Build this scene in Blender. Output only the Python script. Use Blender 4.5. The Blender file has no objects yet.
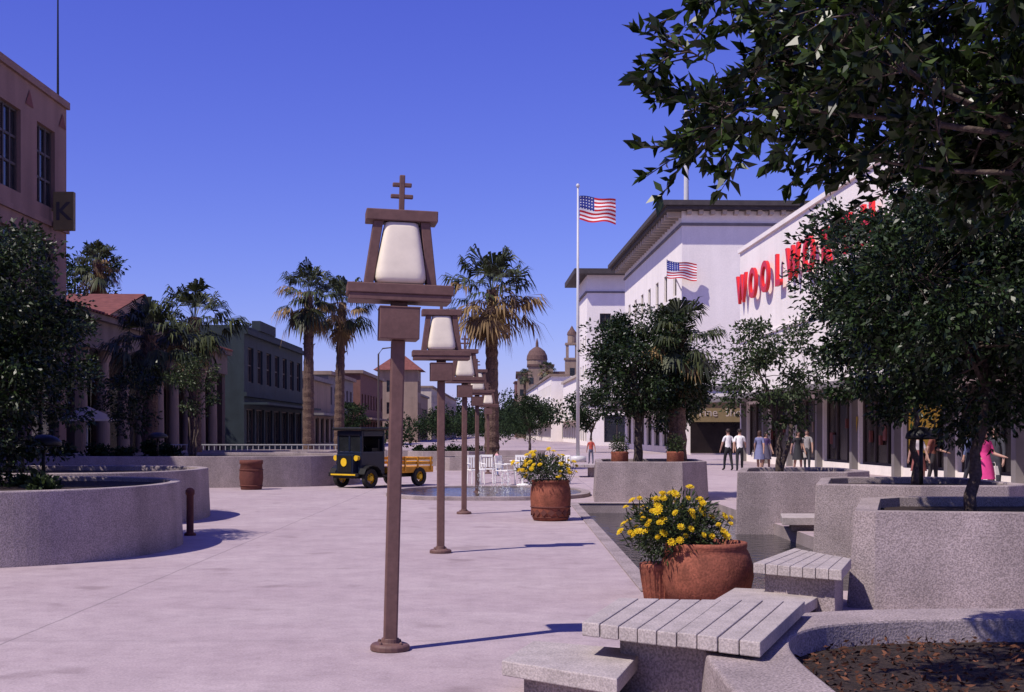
import bpy, bmesh, math, random
import numpy as np
from mathutils import Vector, Matrix
R = math.radians
scene = bpy.context.scene
random.seed(7)

# ------------------------------------------------------------------ materials
def nt(m):
    m.use_nodes = True
    t = m.node_tree
    for n in list(t.nodes): t.nodes.remove(n)
    out = t.nodes.new('ShaderNodeOutputMaterial')
    p = t.nodes.new('ShaderNodeBsdfPrincipled')
    t.links.new(p.outputs[0], out.inputs[0])
    return t, p, out

def mat(name, col, rough=0.8, amt=0.15, scale=3.0, bump=0.2, bscale=40.0, speck=0.0, sscale=90.0, metal=0.0, spec=0.3, bdist=0.01, streak=0.0):
    m = bpy.data.materials.new(name); t, p, out = nt(m)
    tc = t.nodes.new('ShaderNodeTexCoord')
    n1 = t.nodes.new('ShaderNodeTexNoise'); n1.inputs['Scale'].default_value = scale; n1.inputs['Detail'].default_value = 6; n1.inputs['Roughness'].default_value = .65
    t.links.new(tc.outputs['Object'], n1.inputs['Vector'])
    cr = t.nodes.new('ShaderNodeValToRGB')
    cr.color_ramp.elements[0].position = .3; cr.color_ramp.elements[1].position = .7
    cr.color_ramp.elements[0].color = (*[c*(1-amt) for c in col], 1)
    cr.color_ramp.elements[1].color = (*[min(1, c*(1+amt)) for c in col], 1)
    t.links.new(n1.outputs[0], cr.inputs[0])
    last = cr.outputs[0]
    def mulnoise(last, scale_vec, lo, hi, p0=.38, p1=.62):
        mp = t.nodes.new('ShaderNodeMapping'); mp.inputs['Scale'].default_value = scale_vec; t.links.new(tc.outputs['Object'], mp.inputs[0])
        n2 = t.nodes.new('ShaderNodeTexNoise'); n2.inputs['Scale'].default_value = 1; n2.inputs['Detail'].default_value = 3
        t.links.new(mp.outputs[0], n2.inputs['Vector'])
        c2 = t.nodes.new('ShaderNodeValToRGB')
        c2.color_ramp.elements[0].position = p0; c2.color_ramp.elements[1].position = p1
        c2.color_ramp.elements[0].color = (lo, lo, lo, 1); c2.color_ramp.elements[1].color = (hi, hi, hi, 1)
        t.links.new(n2.outputs[0], c2.inputs[0])
        mx = t.nodes.new('ShaderNodeMix'); mx.data_type = 'RGBA'; mx.blend_type = 'MULTIPLY'; mx.inputs[0].default_value = 1
        t.links.new(last, mx.inputs[6]); t.links.new(c2.outputs[0], mx.inputs[7]); return mx.outputs[2]
    if speck > 0: last = mulnoise(last, (sscale,)*3, 1-speck, 1+speck*.5)
    if streak > 0: last = mulnoise(last, (1.3, 1.3, .12), 1-streak, 1, .35, .6)
    t.links.new(last, p.inputs['Base Color'])
    p.inputs['Roughness'].default_value = rough; p.inputs['Metallic'].default_value = metal
    p.inputs['Specular IOR Level'].default_value = spec
    if bump > 0:
        n3 = t.nodes.new('ShaderNodeTexNoise'); n3.inputs['Scale'].default_value = bscale; n3.inputs['Detail'].default_value = 4
        t.links.new(tc.outputs['Object'], n3.inputs['Vector'])
        b = t.nodes.new('ShaderNodeBump'); b.inputs['Strength'].default_value = bump; b.inputs['Distance'].default_value = bdist
        t.links.new(n3.outputs[0], b.inputs['Height']); t.links.new(b.outputs[0], p.inputs['Normal'])
    return m

def leafmat(name, dark, light, rough=.4, trans=.25, spec=.5):
    m = bpy.data.materials.new(name); t, p, out = nt(m)
    g = t.nodes.new('ShaderNodeNewGeometry')
    cr = t.nodes.new('ShaderNodeValToRGB')
    cr.color_ramp.elements[0].color = (*dark, 1); cr.color_ramp.elements[1].color = (*light, 1)
    e = cr.color_ramp.elements.new(.75); e.color = (*[a*.5+b*.5 for a, b in zip(dark, light)], 1)
    t.links.new(g.outputs['Random Per Island'], cr.inputs[0])
    t.links.new(cr.outputs[0], p.inputs['Base Color'])
    p.inputs['Roughness'].default_value = rough; p.inputs['Specular IOR Level'].default_value = spec
    tr = t.nodes.new('ShaderNodeBsdfTranslucent'); t.links.new(cr.outputs[0], tr.inputs[0])
    ms = t.nodes.new('ShaderNodeMixShader'); ms.inputs[0].default_value = trans
    t.links.new(p.outputs[0], ms.inputs[1]); t.links.new(tr.outputs[0], ms.inputs[2]); t.links.new(ms.outputs[0], out.inputs[0])
    return m

def ground_mat():
    m = bpy.data.materials.new('plaza_concrete'); t, p, out = nt(m)
    L = t.links
    tc = t.nodes.new('ShaderNodeTexCoord')
    def noise(s, d=6, r=.6):
        n = t.nodes.new('ShaderNodeTexNoise'); n.inputs['Scale'].default_value = s; n.inputs['Detail'].default_value = d; n.inputs['Roughness'].default_value = r
        L.new(tc.outputs['Object'], n.inputs['Vector']); return n
    def ramp(src, p0, c0, p1, c1):
        c = t.nodes.new('ShaderNodeValToRGB'); c.color_ramp.elements[0].position = p0; c.color_ramp.elements[1].position = p1
        c.color_ramp.elements[0].color = (*c0, 1); c.color_ramp.elements[1].color = (*c1, 1); L.new(src, c.inputs[0]); return c.outputs[0]
    def mul(a, b, f=1):
        mx = t.nodes.new('ShaderNodeMix'); mx.data_type = 'RGBA'; mx.blend_type = 'MULTIPLY'; mx.inputs[0].default_value = f
        L.new(a, mx.inputs[6]); L.new(b, mx.inputs[7]); return mx.outputs[2]
    def M(op, a, b=None):
        n = t.nodes.new('ShaderNodeMath'); n.operation = op
        if isinstance(a, (int, float)): n.inputs[0].default_value = a
        else: L.new(a, n.inputs[0])
        if b is not None:
            if isinstance(b, (int, float)): n.inputs[1].default_value = b
            else: L.new(b, n.inputs[1])
        return n.outputs[0]
    base = ramp(noise(.35, 8, .7).outputs[0], .3, (.405, .315, .335), .7, (.495, .405, .415))
    base = mul(base, ramp(noise(2.2, 8, .75).outputs[0], .35, (.82, .81, .82), .6, (1, 1, 1)))
    base = mul(base, ramp(noise(9, 6, .8).outputs[0], .33, (.86, .86, .86), .5, (1, 1, 1)))
    base = mul(base, ramp(noise(1.1, 2, .5).outputs[0], .27, (.80, .78, .78), .36, (1, 1, 1)))
    base = mul(base, ramp(noise(55, 3).outputs[0], .35, (.82, .82, .82), .65, (1.06, 1.06, 1.06)))
    sep = t.nodes.new('ShaderNodeSeparateXYZ'); L.new(tc.outputs['Object'], sep.inputs[0])
    wob = M('MULTIPLY', M('SUBTRACT', noise(1.5, 2).outputs[0], .5), .04)
    def joint(o, off, period, w):
        a = M('ADD', M('ADD', o, wob), off); a = M('DIVIDE', a, period); fr = M('FRACT', a); d = M('ABSOLUTE', M('SUBTRACT', fr, .5)); d = M('SUBTRACT', .5, d)
        return M('LESS_THAN', d, w/period)
    j = M('MAXIMUM', joint(sep.outputs[0], 61+3.85, 6.1, .012), joint(sep.outputs[1], 60-2.2, 5.2, .008))
    jc = t.nodes.new('ShaderNodeMix'); jc.data_type = 'RGBA'; L.new(M('MULTIPLY', j, .45), jc.inputs[0]); L.new(base, jc.inputs[6]); jc.inputs[7].default_value = (.13, .11, .12, 1)
    L.new(jc.outputs[2], p.inputs['Base Color'])
    p.inputs['Roughness'].default_value = .85; p.inputs['Specular IOR Level'].default_value = .2
    b = t.nodes.new('ShaderNodeBump'); b.inputs['Strength'].default_value = .3; b.inputs['Distance'].default_value = .01
    L.new(noise(45, 5).outputs[0], b.inputs['Height']); L.new(b.outputs[0], p.inputs['Normal'])
    return m

MT = {}
MT['ground'] = ground_mat()
MT['concrete'] = mat('aggregate_concrete', (.35, .285, .285), .9, .15, 2.5, .6, 70, .36, 70, streak=.24)
MT['slab'] = mat('bench_concrete', (.40, .345, .335), .85, .18, 5, .4, 60, .22, 80)
MT['steel'] = mat('brown_painted_steel', (.145, .078, .068), .6, .16, 9, .06, 60, .08, 30)
MT['globe'] = mat('opal_glass', (.76, .68, .54), .4, .08, 6, 0)
MT['terra'] = mat('terracotta', (.24, .075, .045), .85, .34, 7, .5, 40, .25, 50)
MT['terra_dk'] = mat('terracotta_dark', (.12, .04, .032), .85, .2, 10, .3, 40)
MT['soil'] = mat('soil', (.035, .022, .018), .95, .5, 20, 1, 30, .4, 50, bdist=.04)
MT['bark'] = mat('bark', (.09, .065, .055), .9, .3, 12, .8, 30, .3, 40, bdist=.02)
MT['palmbark'] = mat('palm_trunk', (.12, .075, .058), .95, .4, 9, 1, 14, .35, 30, bdist=.05)
MT['leaf'] = leafmat('ficus_leaf', (.006, .013, .006), (.034, .062, .015), .42, .13, .35)
MT['leaf_far'] = leafmat('distant_leaf', (.008, .018, .010), (.036, .058, .022), .75, .12, .12)
MT['leaf_near'] = leafmat('glossy_leaf', (.006, .014, .005), (.052, .085, .015), .36, .18, .4)
MT['leaf_lt'] = leafmat('light_leaf', (.016, .028, .012), (.075, .11, .035), .5, .3, .35)
MT['palm'] = leafmat('palm_leaf', (.018, .026, .014), (.085, .10, .035), .5, .15, .35)
MT['palmdry'] = leafmat('dry_palm_leaf', (.12, .075, .035), (.38, .26, .12), .7, .2, .2)
MT['petal'] = leafmat('yellow_petals', (.66, .42, .01), (.85, .66, .03), .6, .3, .2)
MT['flower_c'] = mat('flower_centre', (.5, .25, .01), .8, .2, 30, 0)
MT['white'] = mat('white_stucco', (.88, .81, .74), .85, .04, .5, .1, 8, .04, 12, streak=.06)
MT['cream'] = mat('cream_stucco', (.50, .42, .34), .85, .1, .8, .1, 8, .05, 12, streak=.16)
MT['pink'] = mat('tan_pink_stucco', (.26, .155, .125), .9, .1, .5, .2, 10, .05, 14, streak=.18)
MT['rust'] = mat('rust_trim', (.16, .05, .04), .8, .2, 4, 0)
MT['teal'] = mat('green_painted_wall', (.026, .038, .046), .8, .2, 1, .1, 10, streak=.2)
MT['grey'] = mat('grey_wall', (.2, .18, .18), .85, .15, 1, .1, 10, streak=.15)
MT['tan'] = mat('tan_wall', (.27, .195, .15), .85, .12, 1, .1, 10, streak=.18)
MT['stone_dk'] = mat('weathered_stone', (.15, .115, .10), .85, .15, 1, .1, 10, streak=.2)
MT['plaster_dk'] = mat('dark_plaster', (.07, .045, .04), .85, .15, 1, .1, 10, streak=.2)  # one dark base colour for the colonnade building's walls
MT['brick'] = mat('brick_wall', (.16, .075, .06), .9, .2, 2, .2, 15)
MT['tile'] = mat('red_roof_tile', (.16, .055, .045), .85, .3, 3, .4, 12)
MT['tile_dk'] = mat('weathered_roof_tile', (.12, .07, .06), .85, .3, 3, .4, 12)
MT['darkroof'] = mat('dark_cornice', (.06, .05, .05), .8, .2, 2, 0)
MT['glass'] = mat('window_glass', (.018, .02, .024), .12, .5, 1.2, 0, spec=.6)
MT['glass2'] = mat('shop_glass', (.014, .010, .009), .25, .6, .7, 0, spec=.25)
MT['frame'] = mat('window_frame', (.07, .052, .048), .6, .1, 4, 0)
MT['wframe'] = mat('white_frame', (.4, .39, .38), .6, .1, 4, 0)
MT['redsign'] = mat('red_letters', (.62, .02, .025), .45, .08, 3, 0)
MT['yellow'] = mat('yellow_paint', (.72, .45, .02), .55, .12, 4, 0)
MT['orange'] = mat('orange_paint', (.60, .27, .02), .5, .25, 6, .05)
MT['tealpaint'] = mat('dark_navy_paint', (.007, .012, .032), .35, .2, 4, 0, spec=.5)
MT['black'] = mat('black_paint', (.012, .012, .013), .5, .2, 6, 0)
MT['rubber'] = mat('rubber', (.02, .02, .02), .85, .2, 10, 0)
MT['metal'] = mat('pole_metal', (.55, .54, .54), .4, .05, 4, 0)
MT['red'] = mat('flag_red', (.50, .02, .03), .8, .05, 5, 0)
MT['fwhite'] = mat('flag_white', (.78, .77, .76), .8, .03, 5, 0)
MT['blue'] = mat('flag_blue', (.03, .04, .22), .8, .05, 5, 0)
MT['goldsign'] = mat('gold_sign', (.20, .15, .065), .6, .1, 3, 0)
MT['water_white'] = mat('water_spray', (.85, .87, .9), .3, .05, 20, 0)
MT['litter'] = leafmat('leaf_litter', (.03, .012, .008), (.20, .08, .045), .8, .05, .2)

m = bpy.data.materials.new('water'); t, p, out = nt(m)
p.inputs['Base Color'].default_value = (.006, .008, .010, 1); p.inputs['Roughness'].default_value = .05; p.inputs['Specular IOR Level'].default_value = .3
tc = t.nodes.new('ShaderNodeTexCoord'); n = t.nodes.new('ShaderNodeTexNoise'); n.inputs['Scale'].default_value = 5; n.inputs['Detail'].default_value = 3
t.links.new(tc.outputs['Object'], n.inputs['Vector']); b = t.nodes.new('ShaderNodeBump'); b.inputs['Strength'].default_value = .6; b.inputs['Distance'].default_value = .05
t.links.new(n.outputs[0], b.inputs['Height']); t.links.new(b.outputs[0], p.inputs['Normal'])
MT['water'] = m
_simple = {}
def simple(col, rough=.8):
    k = (tuple(col), rough)
    if k not in _simple: _simple[k] = mat('cloth_%d' % len(_simple), col, rough, .12, 12, .1, 60)
    return _simple[k]

# ------------------------------------------------------------------ mesh builder
class MB:
    def __init__(s): s.v = []; s.f = []; s.m = []
    def add(s, vs, fs, mi=0):
        o = len(s.v); s.v += [tuple(x) for x in vs]; s.f += [tuple(i+o for i in f) for f in fs]; s.m += [mi]*len(fs)
    def quad(s, a, b, c, d, mi=0): s.add([a, b, c, d], [(0, 1, 2, 3)], mi)
    def box(s, x0, x1, y0, y1, z0, z1, mi=0, M=None):
        vs = [Vector((x, y, z)) for z in (z0, z1) for x, y in ((x0, y0), (x1, y0), (x1, y1), (x0, y1))]
        if M is not None: vs = [M @ v for v in vs]
        s.add(vs, [(3, 2, 1, 0), (4, 5, 6, 7), (0, 1, 5, 4), (1, 2, 6, 5), (2, 3, 7, 6), (3, 0, 4, 7)], mi)
    def obox(s, p0, u, n, a0, a1, d0, d1, z0, z1, mi=0):
        vs = [p0+u*a+n*d+Vector((0, 0, z)) for z in (z0, z1) for a, d in ((a0, d0), (a1, d0), (a1, d1), (a0, d1))]
        s.add(vs, [(3, 2, 1, 0), (4, 5, 6, 7), (0, 1, 5, 4), (1, 2, 6, 5), (2, 3, 7, 6), (3, 0, 4, 7)], mi)
    def frustum(s, lo, hi, z0, z1, mi=0, M=None):
        vs = [Vector((x, y, z0)) for x, y in ((lo[0], lo[2]), (lo[1], lo[2]), (lo[1], lo[3]), (lo[0], lo[3]))] + \
             [Vector((x, y, z1)) for x, y in ((hi[0], hi[2]), (hi[1], hi[2]), (hi[1], hi[3]), (hi[0], hi[3]))]
        if M is not None: vs = [M @ v for v in vs]
        s.add(vs, [(3, 2, 1, 0), (4, 5, 6, 7), (0, 1, 5, 4), (1, 2, 6, 5), (2, 3, 7, 6), (3, 0, 4, 7)], mi)
    def tube(s, pts, rads, n=8, mi=0, cap=True):
        pts = [Vector(q) for q in pts]; vs = []; K = len(pts)
        for i, q in enumerate(pts):
            tg = (pts[min(i+1, K-1)]-pts[max(i-1, 0)])
            if tg.length < 1e-9: tg = Vector((0, 0, 1))
            tg.normalize()
            up = Vector((1, 0, 0)) if abs(tg.z) > .7 else Vector((0, 0, 1))
            a = tg.cross(up).normalized(); b = tg.cross(a)
            for k in range(n):
                th = 2*math.pi*k/n; vs.append(q+(a*math.cos(th)+b*math.sin(th))*rads[i])
        fs = [(i*n+k, i*n+(k+1) % n, (i+1)*n+(k+1) % n, (i+1)*n+k) for i in range(K-1) for k in range(n)]
        if cap: fs += [tuple(range(n))[::-1], tuple((K-1)*n+k for k in range(n))]
        s.add(vs, fs, mi)
    def lathe(s, prof, n=24, c=(0, 0, 0), mi=0, wob=0, cap=True, sy=1):
        vs = []
        for j, (r, z) in enumerate(prof):
            for k in range(n):
                th = 2*math.pi*k/n; rr = r*(1+wob*math.sin(3*th+j*.7))
                vs.append((c[0]+rr*math.cos(th), c[1]+sy*rr*math.sin(th), c[2]+z))
        fs = [(i*n+k, i*n+(k+1) % n, (i+1)*n+(k+1) % n, (i+1)*n+k) for i in range(len(prof)-1) for k in range(n)]
        if cap: fs += [tuple(range(n))[::-1], tuple((len(prof)-1)*n+k for k in range(n))]
        s.add(vs, fs, mi)

def grp(name, loc=(0, 0, 0), rz=0):
    e = bpy.data.objects.new(name, None); e.location = loc; e.rotation_euler = (0, 0, rz); e.empty_display_size = .3
    scene.collection.objects.link(e); return e

def obj(name, mb, mats, parent=None, bevel=0, smooth=False, loc=(0, 0, 0), seg=2):
    me = bpy.data.meshes.new(name); me.from_pydata([tuple(v) for v in mb.v], [], mb.f)
    for k in mats: me.materials.append(MT[k] if isinstance(k, str) else k)
    me.polygons.foreach_set('material_index', mb.m)
    if smooth: me.polygons.foreach_set('use_smooth', [True]*len(mb.f))
    me.update()
    o = bpy.data.objects.new(name, me); o.location = loc; scene.collection.objects.link(o)
    if parent is not None: o.parent = parent
    if bevel > 0:
        b = o.modifiers.new('bev', 'BEVEL'); b.width = bevel; b.segments = seg; b.limit_method = 'ANGLE'; b.angle_limit = R(35)
    return o

def npobj(name, V, F, mats, parent=None, mi=None, loc=(0, 0, 0)):
    me = bpy.data.meshes.new(name)
    V = np.asarray(V, dtype=np.float32); F = np.asarray(F, dtype=np.int32)
    k = F.shape[1]
    me.vertices.add(len(V)); me.vertices.foreach_set('co', V.ravel())
    me.loops.add(F.size); me.loops.foreach_set('vertex_index', F.ravel())
    me.polygons.add(len(F)); me.polygons.foreach_set('loop_start', np.arange(0, F.size, k, dtype=np.int32))
    for q in mats: me.materials.append(MT[q])
    if mi is not None: me.polygons.foreach_set('material_index', np.asarray(mi, dtype=np.int32))
    me.update(calc_edges=True); me.validate()
    o = bpy.data.objects.new(name, me); o.location = loc; scene.collection.objects.link(o)
    if parent is not None: o.parent = parent
    return o

def unit(a): return a/np.maximum(np.linalg.norm(a, axis=1, keepdims=True), 1e-9)
def leaf_geo(C, D, L, W, rng, fold=.25):
    N = len(C); D = unit(D); r = rng.normal(size=(N, 3)); S = unit(np.cross(D, r)); Nn = np.cross(D, S)
    L = np.asarray(L).reshape(-1, 1)*np.ones((N, 1)); W = np.asarray(W).reshape(-1, 1)*np.ones((N, 1))
    a = C; tip = C+D*L-Nn*L*.12; m1 = C+D*L*.5+S*W*.5+Nn*W*fold; m2 = C+D*L*.5-S*W*.5+Nn*W*fold
    V = np.stack([a, m1, tip, m2], 1).reshape(-1, 3)
    F = np.arange(N*4).reshape(-1, 4)
    return V, F

def limbs(w, fork, targets, r0, rnd, bow=.12, n=9, rmin=.3):
    S = []
    for tg in targets:
        tg = Vector(tg); L = (tg-fork).length; pts = []; rads = []
        w1 = Vector((rnd.uniform(-1, 1), rnd.uniform(-1, 1), rnd.uniform(-.5, .8)))*L*.09; w2 = Vector((rnd.uniform(-1, 1), rnd.uniform(-1, 1), rnd.uniform(-.6, .6)))*L*.05
        for i in range(n+1):
            f = i/n; q = fork.lerp(tg, f)+Vector((0, 0, bow*L*math.sin(math.pi*f)))+w1*math.sin(math.pi*f)+w2*math.sin(2*math.pi*f)
            pts.append(q); rr = r0*(1-f)+r0*.15*f; rads.append(rr); S.append((q, rr))
        w.tube(pts, rads, 6, cap=False)
    return S

def tree(name, base, th, cc, cr, nclump, per, ls, seed, leaf='leaf', tr=.08, crad=.32, multi=1, lw=.45, inner=.35, droop=.3, nl=7, flat=.75):
    rng = np.random.default_rng(seed); rnd = random.Random(seed)
    g = grp(name, base)
    w = MB(); top = Vector((cc[0]*.5, cc[1]*.5, th))
    for k in range(multi):
        off = Vector((rnd.uniform(-.18, .18), rnd.uniform(-.18, .18), 0)) if multi > 1 else Vector((0, 0, 0))
        t2 = top+off*1.5
        pts = [off*.4]; n = 6
        for i in range(1, n+1):
            f = i/n; pts.append(off*.4*(1-f)+t2*f+Vector((rnd.uniform(-1, 1), rnd.uniform(-1, 1), 0))*.03*th*(1 if i < n else 0))
        w.tube(pts, [tr*(1.25-.55*i/n) for i in range(n+1)], 8)
    cs = []
    lob = [unit(rng.normal(size=(1, 3)))[0] for _ in range(7)]
    for i in range(nclump):
        d = rng.normal(size=3); d /= np.linalg.norm(d); r = inner+(1-inner)*rng.random()**.6
        r *= 1+rng.normal()*.08+.20*max(float(np.dot(d, l))**3 for l in lob)-.09
        cs.append(np.array(cc)+d*r*np.array(cr))
    idx = [rnd.randrange(nclump) for _ in range(nl)]
    S = limbs(w, top, [tuple((cs[i]-np.array(cc))*.85+np.array(cc)) for i in idx], tr*.55, rnd)
    SP = np.array([tuple(s[0]) for s in S])
    for c in cs:
        d2 = ((SP-c)**2).sum(1); j = int(d2.argmin()); s = S[j][0]; c = Vector(c); r0 = min(S[j][1]*.6, .02)
        w.tube([s, s.lerp(c, .5)+Vector((rnd.uniform(-.04, .04), rnd.uniform(-.04, .04), .03)), c], [r0, r0*.7, .004], 4, cap=False)
    obj('trunk_and_limbs', w, ['bark'], g, smooth=True)
    C = []; D = []
    for c in cs:
        n = int(per*rng.uniform(.5, 1.3)); rc = crad*rng.uniform(.6, 1.25)
        q = unit(rng.normal(size=(n, 3)))*(rng.random((n, 1))**.45)*rc*np.array([1, 1, flat])
        C.append(q+c); d = q/rc*1.1+rng.normal(size=(n, 3))*.6+(c-np.array(cc))/max(cr)*.4; d[:, 2] -= droop; D.append(d)
    C = np.concatenate(C); D = np.concatenate(D)
    L = ls*rng.uniform(.6, 1.3, len(C)); V, F = leaf_geo(C, D, L, L*lw, rng)
    npobj('foliage', V, F, [leaf], g)
    return g

def palm(name, base, H, tr, cr, nf, seed, dead=.25, skirt=True, lean=(0, 0)):
    rng = random.Random(seed); g = grp(name, base)
    w = MB(); pts = []; rads = []; n = int(H/.22)
    for i in range(n+1):
        f = i/n; pts.append((lean[0]*f*f, lean[1]*f*f, H*f)); rads.append(tr*(1.18-.38*f)*(1.06 if i % 2 else .95)*rng.uniform(.95, 1.05))
    w.tube(pts, rads, 12)
    for i in range(70):
        z = H*rng.uniform(.66, .98); f = z/H; a = rng.random()*6.28; rr = tr*(1.18-.38*f)
        p0 = Vector((lean[0]*f*f+math.cos(a)*rr*.8, lean[1]*f*f+math.sin(a)*rr*.8, z)); dd = Vector((math.cos(a), math.sin(a), 1.0)).normalized()
        w.tube([p0, p0+dd*rng.uniform(.12, .25)], [.035, .02], 4)
    obj('trunk', w, ['palmbark'], g)
    V = []; F = []; MI = []
    top = Vector((lean[0], lean[1], H))
    for i in range(nf):
        f = (i+.5)/nf; el = R(82-f*140+rng.uniform(-14, 14)); az = i*2.39996+rng.uniform(-.4, .4)
        dry = rng.random() < dead*max(0, f-.3)*3
        d = Vector((math.cos(az)*math.cos(el), math.sin(az)*math.cos(el), math.sin(el)))
        side = Vector((-math.sin(az), math.cos(az), 0)); nn = d.cross(side)
        pl = cr*rng.uniform(.38, .66); st = top+Vector((0, 0, -rng.random()*.3))
        pe = st+d*pl+Vector((0, 0, -pl*.15))
        o = len(V); V += [st+side*.018, st-side*.018, pe-side*.012, pe+side*.012]; F.append((o, o+1, o+2, o+3)); MI.append(1 if dry else 0)
        nb = 17; bl = cr*rng.uniform(.42, .62); sp = rng.uniform(62, 88)
        for b in range(nb):
            th = R(-sp+2*sp*b/(nb-1)); bd = (d*math.cos(th)+side*math.sin(th)).normalized()
            bd = (bd+nn*rng.uniform(-.1, .1)+nn*.25*abs(math.sin(th))*(-1 if nn.z > 0 else 1)).normalized()
            L = bl*(1-.25*abs(th)/1.6)*rng.uniform(.8, 1.1)
            pw = bd.cross(nn).normalized()*L*.045
            mid = pe+bd*L*.55+Vector((0, 0, -L*.06)); tip = pe+bd*L*rng.uniform(.72, .9)+Vector((0, 0, -L*rng.uniform(.25, .6)))
            o = len(V); V += [pe, mid+pw, tip, mid-pw]; F.append((o, o+1, o+2, o+3)); MI.append(1 if dry else 0)
    if skirt:
        for i in range(14):
            az = rng.random()*6.28; st = top+Vector((0, 0, -rng.uniform(.1, .9)))
            d = Vector((math.cos(az)*.45, math.sin(az)*.45, -1)).normalized(); side = Vector((-math.sin(az), math.cos(az), 0))
            pe = st+d*cr*.35
            for b in range(9):
                th = R(-50+100*b/8); bd = (d*math.cos(th)+side*math.sin(th)).normalized(); L = cr*.42*rng.uniform(.7, 1.1)
                pw = side*L*.04; mid = pe+bd*L*.5; tip = pe+bd*L*.8+Vector((0, 0, -L*.25))
                o = len(V); V += [pe, mid+pw, tip, mid-pw]; F.append((o, o+1, o+2, o+3)); MI.append(1)
    npobj('fronds', [tuple(v) for v in V], F, ['palm', 'palmdry'], g, MI)
    return g

# ------------------------------------------------------------------ ground, pools
PX0, PX1, PY0, PY1 = 1.45, 4.6, 12.9, 28.5
gm = MB()
xs = [-2500, PX0, PX1, 2500]; ys = [-200, PY0, PY1, 4000]
for i in range(3):
    for j in range(3):
        if i == 1 and j == 1: continue
        gm.quad((xs[i], ys[j], 0), (xs[i+1], ys[j], 0), (xs[i+1], ys[j+1], 0), (xs[i], ys[j+1], 0))
obj('ground', gm, ['ground'])
pg = grp('reflecting_pool')
pb = MB()
for a, b in (((PX0, PY0), (PX1, PY0)), ((PX1, PY0), (PX1, PY1)), ((PX1, PY1), (PX0, PY1)), ((PX0, PY1), (PX0, PY0))):
    pb.quad((a[0], a[1], -.6), (b[0], b[1], -.6), (b[0], b[1], 0), (a[0], a[1], 0))
obj('basin', pb, ['concrete'], pg)
pc = MB()
pc.box(PX0-.16, PX0+.02, PY0-.1, PY1+.2, .004, .02); pc.box(PX0+.02, PX1, PY1-.02, PY1+.2, .004, .02)
obj('coping', pc, ['concrete'], pg, .005)
pw = MB(); pw.quad((PX0, PY0, -.2), (PX1, PY0, -.2), (PX1, PY1, -.2), (PX0, PY1, -.2)); obj('pool_water', pw, ['water'], pg)

fg = grp('fountain', (-.6, 33, 0))
fm = MB(); rx, ry = 2.6, 3.2
def ring(mb, rx0, ry0, rx1, ry1, z0, z1, n=48, mi=0, e=2.6):
    def se(rx, ry, th):
        c, s = math.cos(th), math.sin(th); return (rx*math.copysign(abs(c)**(2/e), c), ry*math.copysign(abs(s)**(2/e), s))
    vs = []
    for k in range(n):
        th = 2*math.pi*k/n; o = se(rx0, ry0, th); i_ = se(rx1, ry1, th)
        vs += [(o[0], o[1], z0), (o[0], o[1], z1), (i_[0], i_[1], z1), (i_[0], i_[1], z0)]
    fs = []
    for k in range(n):
        a = 4*k; b = 4*((k+1) % n)
        fs += [(a, b, b+1, a+1), (a+1, b+1, b+2, a+2), (a+2, b+2, b+3, a+3), (a+3, b+3, b, a)]
    mb.add(vs, fs, mi)
ring(fm, rx, ry, rx-.22, ry-.22, -.01, .09); obj('rim', fm, ['concrete'], fg, .015)
fw = MB(); fw.lathe([(.01, .05), (2.4, .051)], 40, sy=1.25, cap=False); obj('fountain_water', fw, ['water'], fg)
rng = np.random.default_rng(3); C = []; D = []
for jx, jy, jh in ((-.2, -1.2, .55), (.15, -.4, .7), (.5, -.9, .5), (.85, -.2, .75), (1.2, -.8, .5), (.35, .9, .8)):
    nn = 150
    t_ = rng.random(nn)**1.4; z = jh*t_
    r = .012+.015*rng.random(nn)+.07*np.where(rng.random(nn) > .6, (1-t_)**.5, 0.1)
    a = rng.random(nn)*6.28
    C.append(np.stack([jx+r*np.cos(a)*1.2, jy+r*np.sin(a)*1.2, .05+z], 1)); D.append(np.tile([0, 0, 1.], (nn, 1))+rng.normal(size=(nn, 3))*.3)
C = np.concatenate(C); D = np.concatenate(D); V, F = leaf_geo(C, D, .05*rng.uniform(.5, 1.4, len(C)), .010, rng)
npobj('water_jets', V, F, ['water_white'], fg)

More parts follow.
